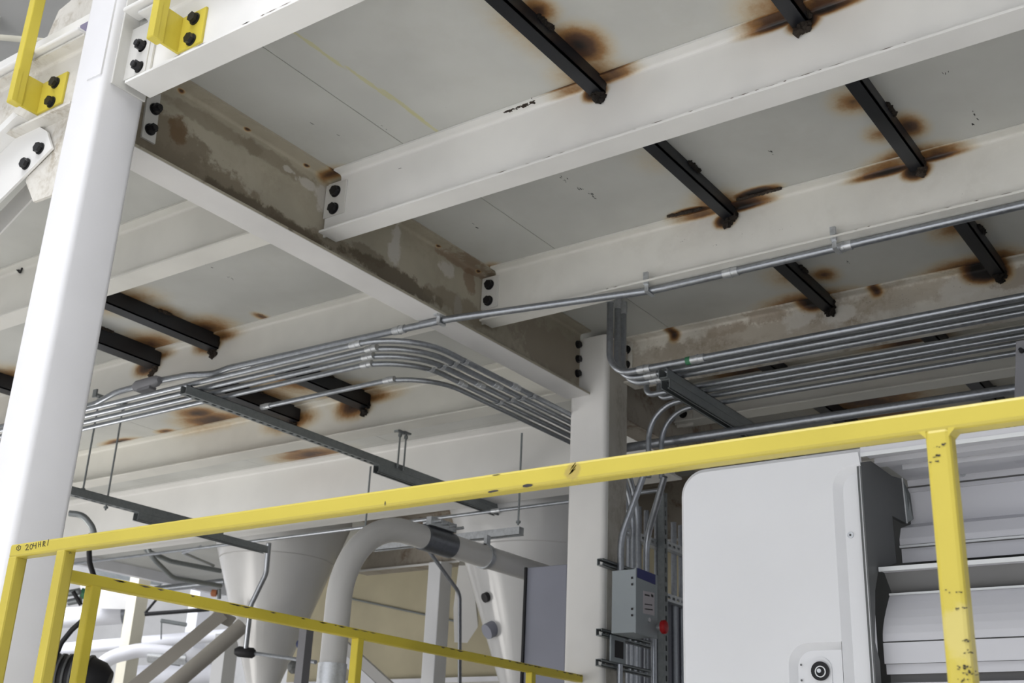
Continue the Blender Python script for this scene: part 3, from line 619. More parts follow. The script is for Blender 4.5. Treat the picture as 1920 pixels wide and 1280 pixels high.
# dark inner side plate
ysd = yr_-.001
sd = [at(a, b, 'y', ysd) for a, b in ((1613, 866), (1633, 864), (1672, 892), (1690, 897), (1700, 981), (1673, 967), (1681, 1055), (1647, 1068), (1641, 1107), (1641, 1204), (1650, 1240), (1660, 1400), (1648, 1400))]
sd = [at(1613, 866, 'y', ysd)]+sd[1:]
sd = [Vector((XM+.004, ysd, sd[0].z))]+sd[1:-1]+[Vector((XM+.004, ysd, sd[-1].z))]
MB().prism(sd, (0, .012, 0)).build('side_plate', M['machine_gray'], mach)
ta, tc = at(1691, 896, 'y', ysd), at(1700, 981, 'y', ysd)
MB().prism([ta, tc, tc+Vector((0, -.02, .012)), ta+Vector((0, -.02, -.05))], (.002, 0, 0)).build('bent_tab', M['strut'], mach)
MB().prism([ta, tc, tc+Vector((0, -.003, 0)), ta+Vector((0, -.003, 0))], (-.003, 0, 0)).build('tab_edge', M['slatedge'], mach)
# slats: profile read at one image column, pushed along y
def pz(py, x, px=1860): return at(px, py, 'x', x).z
Y0, Y1 = -.4, yr_-.004
def slat(name, pts, mat, th=.004, y1=Y1, **k):
    P = [(x, z) for x, z in pts]; m = MB()
    for (xa, za), (xb2, zb2) in zip(P, P[1:]):
        m.add([(xa, Y0, za), (xb2, Y0, zb2), (xb2, y1, zb2), (xa, y1, za)], [(0, 3, 2, 1)])
    m.add([(x+th, Y0, z) for x, z in P]+[(x+th, y1, z) for x, z in P], [(i, i+1, i+1+len(P), i+len(P)) for i in range(len(P)-1)])
    return m.build(name, M[mat], mach, **k)
zbar = pz(824, XM); zhi = pz(812, XM)
MB().box((XM+.002, Y0, zbar+.004), (XM+.02, Y1+.002, zt)).build('top_bar', M['slat'], mach)
MB().box((XM, Y0, zbar), (XM+.004, Y1+.002, pz(816, XM))).build('top_bar_edge', M['slatedge'], mach)
MB().box((XM+.02, Y0, zbar+.03), (3.5, Y1, zt)).build('roof_panel', M['slat'], mach)
# underside ribs
xr = [XM+.02, 3.06, 3.10, 3.14, 3.18, 3.22, 3.26]
for i in range(0, 6, 2): MB().box((xr[i]+.005, Y0, zbar+.012-.002*i), (xr[i+1]+.01, Y1-.05*(i > 2), zbar+.03)).build('roof_rib', M['slat'], mach)
xf = 3.385
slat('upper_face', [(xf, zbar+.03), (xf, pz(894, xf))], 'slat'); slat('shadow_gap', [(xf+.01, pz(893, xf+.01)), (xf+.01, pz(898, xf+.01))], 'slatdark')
slat('upper_face', [(xf, pz(898, xf)), (xf-.006, pz(906, xf-.006)), (xf+.0, pz(907, xf)), (xf, pz(968, xf))], 'slat')
xk = 3.27
slat('middle_slat', [(xf, pz(968, xf)), (xk+.02, pz(974, xk+.02)), (xk, pz(995, xk)), (xk, pz(1007, xk))], 'slat')
slat('slat_lip', [(xk-.006, pz(1008, xk-.006)), (xk-.006, pz(1012, xk-.006))], 'slatedge'); slat('shadow_gap', [(xk+.01, pz(1011, xk+.01)), (xk+.01, pz(1015, xk+.01))], 'slatdark')
slat('lower_slat', [(xk+.01, pz(1015, xk+.01)), (xk+.01, pz(1042, xk+.01))], 'slat')
MB().box((3.08, Y0, pz(1053, 3.08)), (xk+.01, Y1, pz(1053, 3.08)+.006)).build('shelf', M['slat'], mach)
MB().box((3.075, Y0, pz(1053, 3.08)-.004), (3.083, Y1, pz(1049, 3.08)+.002)).build('shelf_lip', M['slatedge'], mach)
xq = 3.15
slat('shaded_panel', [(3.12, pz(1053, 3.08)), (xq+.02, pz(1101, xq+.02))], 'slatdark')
slat('panel_lip', [(xq-.005, pz(1100, xq-.005)), (xq-.005, pz(1104, xq-.005))], 'slatedge')
cur = [(xq-.08*math.sin(math.pi/2*k/6), 1104+(1194-1104)*k/6) for k in range(7)]
slat('curved_slat', [(x, pz(y, x)) for x, y in cur], 'slat'); xz = cur[-1][0]
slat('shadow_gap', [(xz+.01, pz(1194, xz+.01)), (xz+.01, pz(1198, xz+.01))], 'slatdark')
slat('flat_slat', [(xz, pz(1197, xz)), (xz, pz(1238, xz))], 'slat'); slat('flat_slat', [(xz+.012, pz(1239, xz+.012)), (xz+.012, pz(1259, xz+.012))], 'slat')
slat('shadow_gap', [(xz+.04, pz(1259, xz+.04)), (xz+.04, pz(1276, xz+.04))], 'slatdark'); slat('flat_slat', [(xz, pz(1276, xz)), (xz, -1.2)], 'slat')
q0 = at(1804, 888, 'x', xf-.001); MB().cyl(q0, q0+Vector((-.004, 0, 0)), .010, 16).build('rivet', M['zinc'], mach); MB().cyl(q0+Vector((-.004, .002, .002)), q0+Vector((-.005, .002, .002)), .004, 8).build('rivet_hole', M['ink'], mach)
MB().box((3.42, Y0, -1.6), (4.0, Y1+.5, zt-.01)).build('machine_core', M['machine_gray'], mach)
# upright at the right edge standing on the machine
u0 = at(1900, 700, 'x', 3.3)
UP = thing('grey_upright', (3.3, u0.y, zt), 'grey-brown upright at the right edge above the yellow rail', 'post')
ua = at(1884, 735, 'x', 3.3); ub = at(1905, 640, 'x', 3.3)
MB().prism([(3.3, ua.y, zt), (3.3, ua.y-.10, zt), (3.3, ub.y-.11, ub.z), (3.3, ub.y, ub.z)], (.04, 0, 0)).build('upright_plate', M['fitting'], UP)
bolt(UP, at(1916, 658, 'x', 3.3), (-1, 0, 0), .006)
# ---------------------------------------------------------------- yellow railings
XR, T = 1.53, .0315
def rtube(mb, a, b, cut=.005):
    mb.box(a, b, cut); return mb
RT = .516
near = thing('guard_rail', (XR, 1.4, -.55), 'near bright yellow guard rail crossing the whole picture, handwriting at left', 'railing')
YC = 2.537
MB().box((XR, -1.2, RT-T), (XR+T, YC, RT), .005).build('top_rail', M['yellow_rail'], near)
MB().box((XR, YC-T, -.55), (XR+T, YC, RT-T+.004), .005).build('post', M['yellow'], near)
MB().box((XR, 2.322, -.55), (XR+T, 2.353, RT-T+.004), .005).build('post', M['yellow_worn'], near)
yp0, yp1 = at(1783, 840, 'x', XR).y, at(1735, 840, 'x', XR).y
MB().box((XR, yp0, -.55), (XR+T, yp1, RT-T+.004), .006).build('post', M['yellow_worn'], near)
# weld fillets where the right post meets the rail
for sgn, yy in ((1, yp1), (-1, yp0)):
    MB().prism([(XR+.001, yy-sgn*.002, RT-T-.009), (XR+.001, yy-sgn*.002, RT-T+.003), (XR+.001, yy+sgn*.009, RT-T+.003), (XR+.001, yy+sgn*.004, RT-T-.002), (XR+.001, yy+sgn*.001, RT-T-.005)], (T-.004, 0, 0)).build('weld_fillet', M['yellow'], near)
MB().box((XR, -1.2, .0), (XR+T, YC, T-.0), .005).build('mid_rail', M['yellow'], near)
# paint chips on the rail
cp = MB()
for px, py, a_, b_ in ((990, 910, .016, .0025), (922, 921, .016, .002), (722, 943, .002, .004), (930, 890, .012, .001)):
    c_ = at(px, py, 'x', XR-.0004); nn = 9
    cp.add([c_+Vector((0, a_*math.cos(2*math.pi*k/nn)*random.uniform(.5, 1), b_*math.sin(2*math.pi*k/nn)*random.uniform(.6, 1.3))) for k in range(nn)][::-1], [list(range(nn))])
for k in range(7):
    c_ = at(1066+random.uniform(0, 12), 874+random.uniform(0, 16), 'x', XR-.0004); cp.add([c_, c_+Vector((0, -.007, .007)), c_+Vector((0, -.0075, .0055)), c_+Vector((0, .001, -.0015))], [(0, 1, 2, 3), (3, 2, 1, 0)])
cp.build('paint_chips', M['ink'], near, 'dark chips and scuffs in the yellow paint', kind='stuff')
# handwriting 204 HR1 and a circled mark, written with thin strokes
def strokes(mb, sts, o, sx, sy, r=.00085):
    for st in sts:
        pts = [at(o[0]+x*sx, o[1]+x*sx*-.16+y*sy, 'x', XR-.0003) for x, y in st]
        if len(pts) == 1: continue
        mb.tube(pts, r, 5)
hw = MB()
S2 = [[(0, .25), (.25, 0), (.6, .05), (.65, .35), (.3, .7), (0, 1), (.4, .95), (.8, 1)]]
S0 = [[(.4, 0), (.05, .3), (0, .75), (.3, 1), (.65, .75), (.7, .3), (.4, 0)]]
S4 = [[(.05, 0), (0, .5), (.7, .45)], [(.75, 0), (.6, 1.1)]]
SH = [[(.1, 0), (0, 1)], [(.6, 0), (.5, 1)], [(.05, .5), (.6, .45)]]
SR = [[(.1, 0), (0, 1)], [(.05, .05), (.55, .1), (.55, .4), (.05, .5), (.6, 1)]]
S1 = [[(.3, -.1), (0, 1.05)]]
for st, x0, yy in ((S2, 48, 1021), (S0, 56, 1020), (S4, 62.5, 1018), (SH, 72, 1015.5), (SR, 80.5, 1014.5), (S1, 89, 1012)): strokes(hw, st, (x0, yy), 7.5, 10)
strokes(hw, [[(.5, 0), (.1, .25), (0, .7), (.4, 1), (.9, .8), (1, .3), (.5, 0)], [(.45, .3), (.5, .75)]], (31, 1023), 8, 9)
hw.build('handwriting', M['ink'], near, 'black marker handwriting reading 204 HR1')
# far rail between the columns
YF = 2.80
far = thing('guard_rail', (3, YF, -.55), 'dull yellow guard rail between the two columns', 'railing')
zf1 = YF*.1925
MB().box((1.78, YF, zf1-T), (4.437, YF+T, zf1), .004).build('top_rail', M['yellow_far'], far)
for xx in (1.948, 3.012, 4.05): MB().box((xx, YF, -.55), (xx+T, YF+T, zf1-T+.003), .004).build('post', M['yellow_far'], far)
MB().box((1.78, YF, .0), (4.437, YF+T, T), .004).build('mid_rail', M['yellow_far'], far)
MB().box((1.45, -1.5, -.62), (8.5, 5.5, -.55)).build('trim_1', M['floor'], kind='structure')
# upper yellow posts with brackets bolted on the edge joists
def yellow_bracket(label, web, cx, cy, blts, pxp, web_off=.0):
    """L bracket: leg on the web (left/right px at mid, top/bottom) and standoff leg toward the camera, post on it"""
    xw = web-.003; y_r = at(cx[1], (cy[0]+cy[1])/2, 'x', xw).y; y_l = at(cx[0], (cy[0]+cy[1])/2+5, 'x', xw).y
    z1 = at(cx[1]-4, cy[0], 'x', xw).z; z0 = at(cx[0], cy[1], 'x', xw).z
    t = thing('railing_post', (xw-.09, y_l, z0), label, 'railing post', 'yellow posts bolted to the edge joist')
    br = MB().box((xw-.008, min(y_l, y_r), z0), (xw, max(y_l, y_r), z1), .001).build('bracket_plate', M['yellow_lit'], t)
    for b in blts: bolt(br, at(b[0], b[1], 'x', xw-.008), (-1, 0, 0))
    xo = xw-.082
    MB().prism([(xw, y_l, z0), (xw, y_l, z1), (xo+.02, y_l, z1), (xo+.02, y_l, z0)], (0, .008, 0)).build('bracket_leg', M['yellow_lit'], t)
    MB().box((xo-.016, y_l-.006, z0+.0), (xo+.0155+.006, y_l+.026, z0+1.1), .004).build('post_tube', M['yellow_lit'], t)
    MB().box((xo-.017, y_l-.008, z0), (xo-.002, y_l-.004, z1)).build('weld_bead', M['yellow_lit'], t)
    return t
yellow_bracket('yellow bracket and post foot bolted to the edge joist right of the left column', J1X, (343, 384), (20, 98), [(366, 36), (359, 75)], 0)
yellow_bracket('tall yellow post bolted to the edge joist left of the left column', J1PX, (80, 122), (142, 212), [(105, 156), (97, 192)], 0)
# toe board and edge channel above the joist
tb1 = thing('toe_board', (1.7, 2, 2.15), 'white toe board channel above the edge joist, sticker near its end', 'toe board')
MB().box((1.685, -3, 2.145), (1.70, 2.69, 2.33), .004).box((1.64, -3, 2.142), (1.70, 2.69, 2.155), .004).build('channel', M['white'], tb1)
a = at(236, 42, 'x', 1.6843); MB().box(a, a+Vector((.0006, -.035, .06))).build('sticker', M['purple'], tb1)
tb2 = thing('toe_board', (1.7, 5, 2.15), 'white toe board behind the left column with dark sticker', 'toe board')
MB().box((1.68, 2.88, 2.145), (1.695, 9, 2.26), .004).box((1.62, 2.88, 2.14), (1.695, 9, 2.152), .004).build('channel', M['white'], tb2)
a = at(150, 68, 'x', 1.6795); MB().box(a+Vector((0, .01, -.02)), a+Vector((-.0006, -.06, .045))).build('sticker', M['purple'], tb2)
MB().prism([at(86, 75, 'x', 1.80), at(110, 20, 'x', 1.80), at(170, -30, 'x', 1.80), at(200, 40, 'x', 1.80)], (.012, 0, 0)).build('gusset_plate', M['dirtyplate'], None, 'grimy white gusset plate above the toe board, top left', 'plate')
a, b = at(0, 70, 'x', 1.95), at(86, 78, 'x', 1.82); conduit('short cream pipe end poking in at the top left', [a+(a-b)*1.5, b], .012, .1, 'cream')
# diagonal brace and gusset under the edge joist, far left
xg = J1PX
gus = thing('gusset_plate', (xg, at(60, 300, 'x', xg).y, 1.6), 'grimy gusset plate under the edge joist left of the column', 'plate')
MB().prism([at(a_, b_, 'x', xg) for a_, b_ in ((140, 205), (88, 232), (48, 340), (62, 378), (160, 342))], (.01, 0, 0)).build('plate', M['dirtyplate'], gus)
br = thing('diagonal_brace', (xg-.03, at(0, 400, 'x', xg).y, 1.3), 'white diagonal angle brace with two black bolts, left edge', 'brace')
pb = [at(a_, b_, 'x', xg-.012) for a_, b_ in ((52, 224), (88, 246), (97, 277), (-520, 898), (-560, 818))]
MB().prism(pb, (.008, 0, 0)).build('brace_angle', M['white'], br)
pb2 = [at(a_, b_, 'x', xg-.0125) for a_, b_ in ((52, 224), (60, 229), (-555, 828), (-560, 818))]
MB().prism(pb2, (-.05, 0, 0)).build('brace_leg', M['white'], br)
for b_ in ((76, 279), (50, 308)): bolt(br, at(*b_, 'x', xg-.012), (-1, 0, 0))
pb3 = [at(a_, b_, 'x', xg+.10) for a_, b_ in ((50, 345), (62, 370), (-480, 950), (-500, 920))]
MB().prism(pb3, (.006, 0, 0)).build('rear_brace_leg', M['white'], br)
# beams high behind the top left corner
MB().box((2.0, 5.6, 4.5), (4.2, 9.0, 4.6)).build('overhead_slab', M['hopper'], None, 'grey underside of a higher platform, very top left', 'platform')
MB().box((2.0, 5.58, 4.62), (3.06, 6.4, 4.8)).box((1.9, 6.36, 4.3), (3.06, 6.5, 4.8)).build('overhead_beam', M['white'], None, 'white beam edge in the top left corner', 'beam')
# beam clamps of the long conduit
def hang_clamp(label, px, py0, py1, x, ytop):
    p0 = at(px, py0, 'x', x-.055); t = thing('conduit_clamp', (x-.0, p0.y, 1.85), label, 'clamp', 'clamps of the long single conduit')
    MB().box((x-.064, p0.y-.010, ytop-.010), (x-.052, p0.y+.010, ytop+.042), .001).box((x-.06, p0.y-.007, ytop+.008), (x-.03, p0.y+.007, ytop+.014)).build('clamp_jaw', M['zinc'], t)
    MB().box((x-.056, p0.y-.008, ytop-.036), (x-.053, p0.y+.008, ytop+.0)).box((x-.056, p0.y-.008, ytop-.038), (x+.0, p0.y+.008, ytop-.035)).build('strap', M['zinc'], t)
    return t
hang_clamp('beam clamp on the long conduit near the right, under the third joist', 1563, 440, 470, 3.675, 1.89)
hang_clamp('beam clamp on the long conduit at the middle, under the third joist', 1212, 520, 545, 3.675, 1.89)
gc = thing('conduit_clamp', (3.335, 2.80, 1.77), 'clamp gripping the long conduit under the stained girder flange', 'clamp')
MB().box((3.30, 2.80, 1.80), (3.37, 2.815, 1.82)).box((3.315, 2.795, 1.772), (3.319, 2.812, 1.806)).box((3.352, 2.795, 1.772), (3.356, 2.812, 1.806)).box((3.315, 2.795, 1.770), (3.356, 2.812, 1.774)).build('strap', M['zinc'], gc)
# ---------------------------------------------------------------- lower background
# big grey bend pipe
yP = 3.6
Pp = [Vector((at(622, 1240, 'y', yP).x, yP, -1.0)), Vector((at(640, 1000, 'y', yP).x, yP, .0)), None]
x0 = at(628, 1200, 'y', yP).x; zt_ = at(740, 990, 'y', yP).z
bp = thing('bend_pipe', (x0, yP, -1.6), 'large grey pipe bending over from vertical to sloping right', 'pipe')
pts = fillet([(x0, yP, -1.5), (x0, yP, zt_), (x0+2.2, yP-.10, zt_-.035)], .378, 24)
MB().tube(pts, .056, 28).build('pipe', M['pipe'], bp)
def along(px, py): return at(px, py, 'y', yP-.05)
e = pts[-1]-pts[-2]; e.normalize()
cA, cB = x0+.495, x0+.70
zA = lambda x: zt_-.035*(x-x0)/2.2; yA = lambda x: yP-.10*(x-x0)/2.2
MB().cyl((cA, yA(cA), zA(cA)), (cB, yA(cB), zA(cB)), .0612, 28).build('coupling_sleeve', M['dkgalv'], bp)
cbm = MB(); cbm.box((cA+.0, yA(cA)-.05, zA(cA)+.055), (cB-.01, yA(cA)-.02, zA(cA)+.095))
for k in range(4): cbm.cyl((cA+.03+k*.055, yA(cA)-.09, zA(cA)+.075), (cA+.03+k*.055, yA(cA)+.02, zA(cA)+.075), .008, 8)
cbm.build('sleeve_bolts', M['zinc'], bp)
MB().cyl((x0, yP, -.35), (x0, yP, at(620, 1243, 'y', yP).z), .0612, 28).build('coupling_sleeve', M['zinc'], bp)
xc_ = cB+.25; MB().cyl((xc_, yA(xc_), zA(xc_)), (xc_+.03, yA(xc_), zA(xc_)), .063, 24).box((xc_, yA(xc_)-.02, zA(xc_)+.055), (xc_+.03, yA(xc_)+.0, zA(xc_)+.105)).build('pipe_clamp', M['zinc'], bp)
def atd(px, py, dep): return (rt*(px-960)+dn*(py-640)+fw*FPX)*(dep/FPX)
# lower hanging strut above the pipe
ZS = zt_+.15; a = at(978, 988, 'z', ZS)
strut('short bright strut hanging above the grey pipe', (a.x, a.y, ZS), (a.x, at(700, 1016, 'x', a.x).y, ZS), (0, 0, -1), mat='zinc')
# hoppers hang under the deck behind the deep girder
def hopper(label, cxp, cyp, dep, r_at, cx2, dep2, r2):
    a_ = atd(cxp, cyp, dep); b_ = atd(cx2, 1280, dep2); axx, axy = a_.x, a_.y
    t = thing('hopper_cone', (axx, axy, b_.z-.3), label, 'hopper'); sl = (r_at-r2)/(a_.z-b_.z); zt2 = ZD-.01; R1 = min(r_at+sl*(1.95-a_.z), r_at+.12)
    zr = a_.z-.2
    MB().tube([(axx, axy, zt2), (axx, axy, a_.z+(R1-r_at)/sl), (axx, axy, zr), (axx, axy, b_.z-.3)], 1, 56, True, [R1, R1, r_at-sl*.2, max(.03, r2-sl*.3)]).build('cone', M['hopper'], t)
    MB().tube([(axx, axy, zr+.004), (axx, axy, zr-.004)], r_at-sl*.2+.002, 56).build('ring_seam', M['pipe'], t)
    return t, Vector((axx, axy, a_.z)), sl
h1, c1_, s1_ = hopper('left silver-white hopper cone below the deep girder', 525, 1005, 9.0, .50, 489, 9.0, .13)
h2, c2_, s2_ = hopper('right glossy hopper cone behind the bend pipe', 1010, 985, 7.6, .553, 1010, 7.6, .225)
def cone_port(px, py, r, mat, h, cc_, sl, r_at, L, lab):
    d_ = (rt*(px-960)+dn*(py-640)+fw*FPX).normalized(); k = 4.
    while k < 12:
        p = d_*k
        if math.hypot(p.x-cc_.x, p.y-cc_.y) < r_at+sl*(p.z-cc_.z): break
        k += .01
    nrm = Vector((p.x-cc_.x, p.y-cc_.y, -sl*.5)).normalized(); MB().cyl(p-nrm*.03, p+nrm*L, r, 18).build('port', M[mat], h, lab)
cone_port(915, 1118, .030, 'ink', h2, c2_, s2_, .553, .03, 'open black port'); cone_port(924, 1178, .048, 'slate', h2, c2_, s2_, .553, .05, 'capped grey port')
# tan wall panel, rusty beam, pale post and braces behind the pipe
xw_ = 8.3
MB().box((xw_, 3.1, 1.0), (xw_+.1, 8.6, 2.0)).build('tan_panel', M['tan'], None, 'tan wall panel behind the bend pipe', 'wall panel')
MB().box((xw_+.02, 3.1, -.4), (xw_+.1, 8.6, .96)).build('lower_wall_panel', M['cream'], None, 'paler wall panel below the tan panel, behind the far rail', 'wall panel')
MB().box((xw_-.16, 3.1, .96), (xw_, 8.5, 1.0)).build('panel_ledge', M['pvc'], None, 'pale ledge at the foot of the tan panel', 'ledge')
rb = thing('rusty_beam', (7.0, 5, 1.70), 'rust-stained horizontal beam over the tan panel', 'beam')
ibeam(MB(), 'y', 7.06, 2.93, 6.6, 1.70, ZD-.0008, .16, .012, .01, .012).build('beam_body', M['stainbeam'], rb)
MB().box((6.975, 2.93, 1.698), (6.984, 6.6, 1.713)).build('flange_edge', M['white'], rb, 'clean white flange edge')
p0 = at(835, 1100, 'y', 5.6); MB().box((p0.x-.07, 5.6, -1.5), (p0.x+.07, 5.72, 1.69), .006).build('square_tube_post', M['machine'], None, 'pale square post between the bend pipe and right hopper', 'post')
q0, q1 = atd(636, 1215, 9.2), atd(740, 1300, 9.4)
def bar(name, label, cat, pts, w, t, mat):
    """flat bar through two points"""
    a_, b_ = Vector(pts[0]), Vector(pts[1]); u = (b_-a_).normalized(); v = u.cross(fw).normalized(); n_ = u.cross(v)
    return MB().prism([a_-v*w-n_*t, a_+v*w-n_*t, a_+v*w+n_*t, a_-v*w+n_*t], b_-a_).build(name, M[mat], None, label, cat)
bar('diagonal_bar', 'brownish diagonal bar behind the far yellow rail', 'brace', (atd(640, 1205, 8.2), atd(745, 1300, 8.2)), .035, .02, 'pipe')
bar('diagonal_bar', 'pale diagonal bar just below the brownish one behind the far rail', 'brace', (atd(632, 1222, 8.25), atd(715, 1300, 8.25)), .03, .015, 'pvc')
conduit('thin kinked conduit dropping in front of the pale square post', [atd(770, 1016, 7.2), atd(798, 1024, 7.2), atd(862, 1112, 7.2), atd(862, 1300, 7.2)], .012, .12, 'dkgalv')
conduit('thin sloping line across the tan panel', [at(640, 1118, 'x', xw_-.02), at(880, 1170, 'x', xw_-.02)], .009, .1, 'strut')
wb_ = thing('metal_chute', atd(878, 1165, 8.4), 'white angular chute left of the right hopper', 'chute')
MB().prism([atd(a_, b_, 8.4) for a_, b_ in ((860, 1060), (885, 1060), (896, 1175), (876, 1205), (852, 1204), (850, 1140))], fw*.2).build('chute_body', M['white'], wb_)
# conduits on the left hopper and its control rod
conduit('bent conduit running down the front of the left hopper', [atd(504, 1018, 8.1), atd(499, 1075, 8.1), atd(470, 1135, 8.1), atd(461, 1215, 8.1)], .018, .15)
kb = thing('black_fitting', atd(460, 1222, 8.1), 'black oval fitting at the foot of the hopper conduit', 'fitting')
MB().tube([atd(440, 1221, 8.1), atd(447, 1221, 8.1), atd(474, 1224, 8.1), atd(479, 1225, 8.1)], .03, 12, True, [.02, .036, .036, .02]).build('fitting_body', M['rubber'], kb)
conduit('thin control rod from the black fitting to the bend pipe', [atd(476, 1224, 8.1), atd(592, 1241, 7.6)], .013, .1)
kn = thing('dark_clamp', atd(552, 1250, 8.0), 'dark brown clamp under the thin control rod', 'clamp')
MB().sphere(atd(552, 1250, 8.0), .05, 7, (1, 1, .9), .12).cyl(atd(556, 1256, 8.0), atd(566, 1272, 8.0), .022, 10).build('clamp_body', M['machine_gray'], kn)
bl = thing('blue_knob', atd(564, 1205, 8.3), 'dark blue round knob beside the left hopper', 'knob')
MB().sphere(atd(564, 1207, 8.3), .035, 8).cyl(atd(566, 1199, 8.3), atd(566, 1193, 8.3), .02, 12).build('knob_body', M['navy'], bl)
MB().box(atd(577, 1160, 7.0), atd(577, 1160, 7.0)+Vector((.06, .06, -1.6))).build('grey_post', M['fitting'], None, 'narrow grey post just left of the bend pipe', 'post')
# conduit line hung below the deep girder
zc = 1.60; xc2 = at(700, 986, 'z', zc).x
conduit('slim conduit line under the deep girder, just below the yellow rail', [(xc2, 2.95, zc), (xc2, 8.2, zc)], .011, .1, couplings=[((xc2, at(445, 1018, 'x', xc2).y, zc), YV), ((xc2, at(930, 960, 'x', xc2).y, zc), YV)])
conduit('hooked conduit left of the left hopper', [at(440, 1017, 'x', xc2)+Vector((0, .35, 0)), at(343, 1036, 'x', 5.9), at(400, 1060, 'x', 6.6)], .012, .05)
conduit('first drooping conduit from the rail toward the hopper', [atd(276, 1005, 9.5), atd(270, 1030, 9.5), atd(320, 1052, 9.7), atd(414, 1070, 10)], .02, .25, 'strut')
conduit('second drooping conduit below the first, toward the hopper', [atd(272, 1015, 9.4), atd(285, 1045, 9.4), atd(324, 1083, 9.6), atd(414, 1098, 10)], .02, .2, 'strut')
# slotted strut and its cables near the left column
sA = at(150, 925, 'y', 5.2); strut('slotted hanging strut right of the left column, going behind the rail', (sA.x-.2, 5.2, sA.z-.02), (at(335, 985, 'y', 5.2).x+.3, 5.2, sA.z-.02), (0, 0, 1))
strut('strut stacked under the slotted strut near the left column', (at(255, 963, 'y', 5.2).x, 5.2, sA.z-.021), (at(500, 1014, 'y', 5.2).x, 5.2, sA.z-.021), (0, 0, -1))
hanger_rod('left hanger rod of the slotted strut by the left column', at(158, 905, 'y', 5.2).x, 5.2, sA.z+.01, 1.90); hanger_rod('right hanger rod of the slotted strut by the left column', at(209, 890, 'y', 5.2).x, 5.2, sA.z-.05, 1.90)
conduit('dark bent cable conduit hooking down behind the left column', [atd(130, 962, 6.0), atd(156, 965, 6.0), atd(175, 990, 6.0), atd(176, 1010, 6.0)], .016, .1, 'strut')
t = thing('black_cable', atd(168, 1000, 6.2), 'black cable dropping behind the rails at the left', 'cable')
cpts = [atd(a_, b_, 6.2) for a_, b_ in ((171, 1000), (167, 1030), (168, 1055), (176, 1080), (182, 1110), (178, 1140), (160, 1158), (135, 1180), (115, 1205), (100, 1240))]
MB().tube(fillet(cpts, .12, 5), .014, 10).build('cable_body', M['rubber'], t)
bk = thing('black_motor', atd(150, 1262, 6.4), 'black ribbed motor at the bottom left corner behind the rails', 'motor')
mb = MB(); mb.tube([atd(85, 1262, 6.4), atd(92, 1262, 6.4), atd(170, 1268, 6.4), atd(192, 1272, 6.4), atd(206, 1276, 6.4)], .08, 22, True, [.08, .10, .105, .085, .05]); mb.build('motor_body', M['rubber'], bk)
mb = MB()
for k in range(6): mb.tube([atd(100+k*13, 1262.5+k*.7, 6.4), atd(104+k*13, 1263+k*.7, 6.4)], .11, 22)
mb.build('cooling_ribs', M['machine_gray'], bk)
# bracing below the left hopper
bar('diagonal_brace', 'flat grey-brown diagonal bar leading up to the left hopper', 'brace', (atd(235, 1300, 8.0), atd(418, 1150, 8.4)), .045, .012, 'bracegray')
bar('brace_plate', 'short grey plate where the flat diagonal bar ends', 'plate', (atd(400, 1150, 8.4), atd(436, 1166, 8.5)), .04, .012, 'bracegray')
conduit('round grey-brown diagonal pipe leading up to the left hopper', [atd(300, 1305, 7.9), atd(455, 1172, 8.3)], .055, .1, 'bracegray')
p1 = atd(420, 1230, 9.8); MB().box((p1.x, p1.y, -1.5), (p1.x+.14, p1.y+.14, 1.25)).build('pale_square_post', M['machine'], None, 'pale square post behind the left hopper', 'post')
# edge of the deck and the bright hall beyond it
MB().box((4.0, 10.25, ZD-.10), (8.85, 10.33, ZD+.05)).build('edge_beam', M['pvc'], None, 'white edge beam of the far deck, lower left', 'beam')
MB().box((5.0, 10.6, 2.3), (9.5, 10.9, 2.5)).build('far_beam', M['cream'], None, 'overexposed cream beam beyond the far deck edge', 'beam')
def farcol(px, py, dep, w_, lab, mat='cream'):
    p_ = atd(px, py, dep); return MB().box((p_.x, p_.y, -1.6), (p_.x+w_, p_.y+w_, 3.2)).build('far_column', M[mat], None, lab, 'column')
farcol(246, 1180, 13.0, .16, 'bright cream perforated column in the hall beyond')
farcol(366, 1180, 15.5, .2, 'white column in the hall just left of the left hopper', 'pvc')
def fartube(lab, pts, dep, r, mat='pvc', R=.4, name='round_duct', cat='duct'):
    P = [atd(a_, b_, dep) for a_, b_ in pts]; t = thing(name, P[0], lab, cat); MB().tube(fillet(P, R, 10), r, 24).build('duct_body', M[mat], t); return t
fd = fartube('wide silver duct in the hall beyond, lower left', [(-300, 1188), (236, 1150)], 13.6, .115, 'pvc'); MB().cyl(atd(233, 1150, 13.6), atd(240, 1149.5, 13.6), .13, 24).build('end_flange', M['dkgalv'], fd)
fartube('upper white pipe below the silver duct', [(-300, 1252), (430, 1190)], 14.5, .075)
fartube('curving white pipe with a silver sleeve, lower left', [(175, 1262), (205, 1232), (262, 1218), (440, 1236)], 12.5, .075, R=.5)
fl = [atd(280, 1226.5, 12.5), atd(352, 1231, 12.5)]
MB().cyl(fl[0], fl[1], .086, 24).build('pipe_sleeve', M['zinc'], None, 'silver sleeve on the curving white pipe', 'sleeve')
fartube('lowest wide white duct in the hall beyond', [(230, 1268), (430, 1262)], 14.8, .13)
fartube('black rod slanting right of the cream column', [(272, 1151), (392, 1142)], 12.8, .022, 'rubber', name='black_rod', cat='rod')
fartube('short black rod rising from the cream column', [(272, 1149), (293, 1124)], 12.8, .014, 'rubber', name='black_rod', cat='rod')
fartube('grey cross conduit above the far yellow rail, left', [(290, 1105), (420, 1090)], 12.2, .035, 'galv', name='far_conduit', cat='conduit')
for (x0_, y0_, x1_, y1_, lab) in ((302, 1163, 350, 1171, 'small strut piece hanging in the hall, upper'), (305, 1240, 338, 1245, 'small strut piece hanging in the hall, lower')): fartube(lab, [(x0_, y0_), (x1_, y1_)], 12.9, .022, 'strut', name='strut_piece', cat='strut')
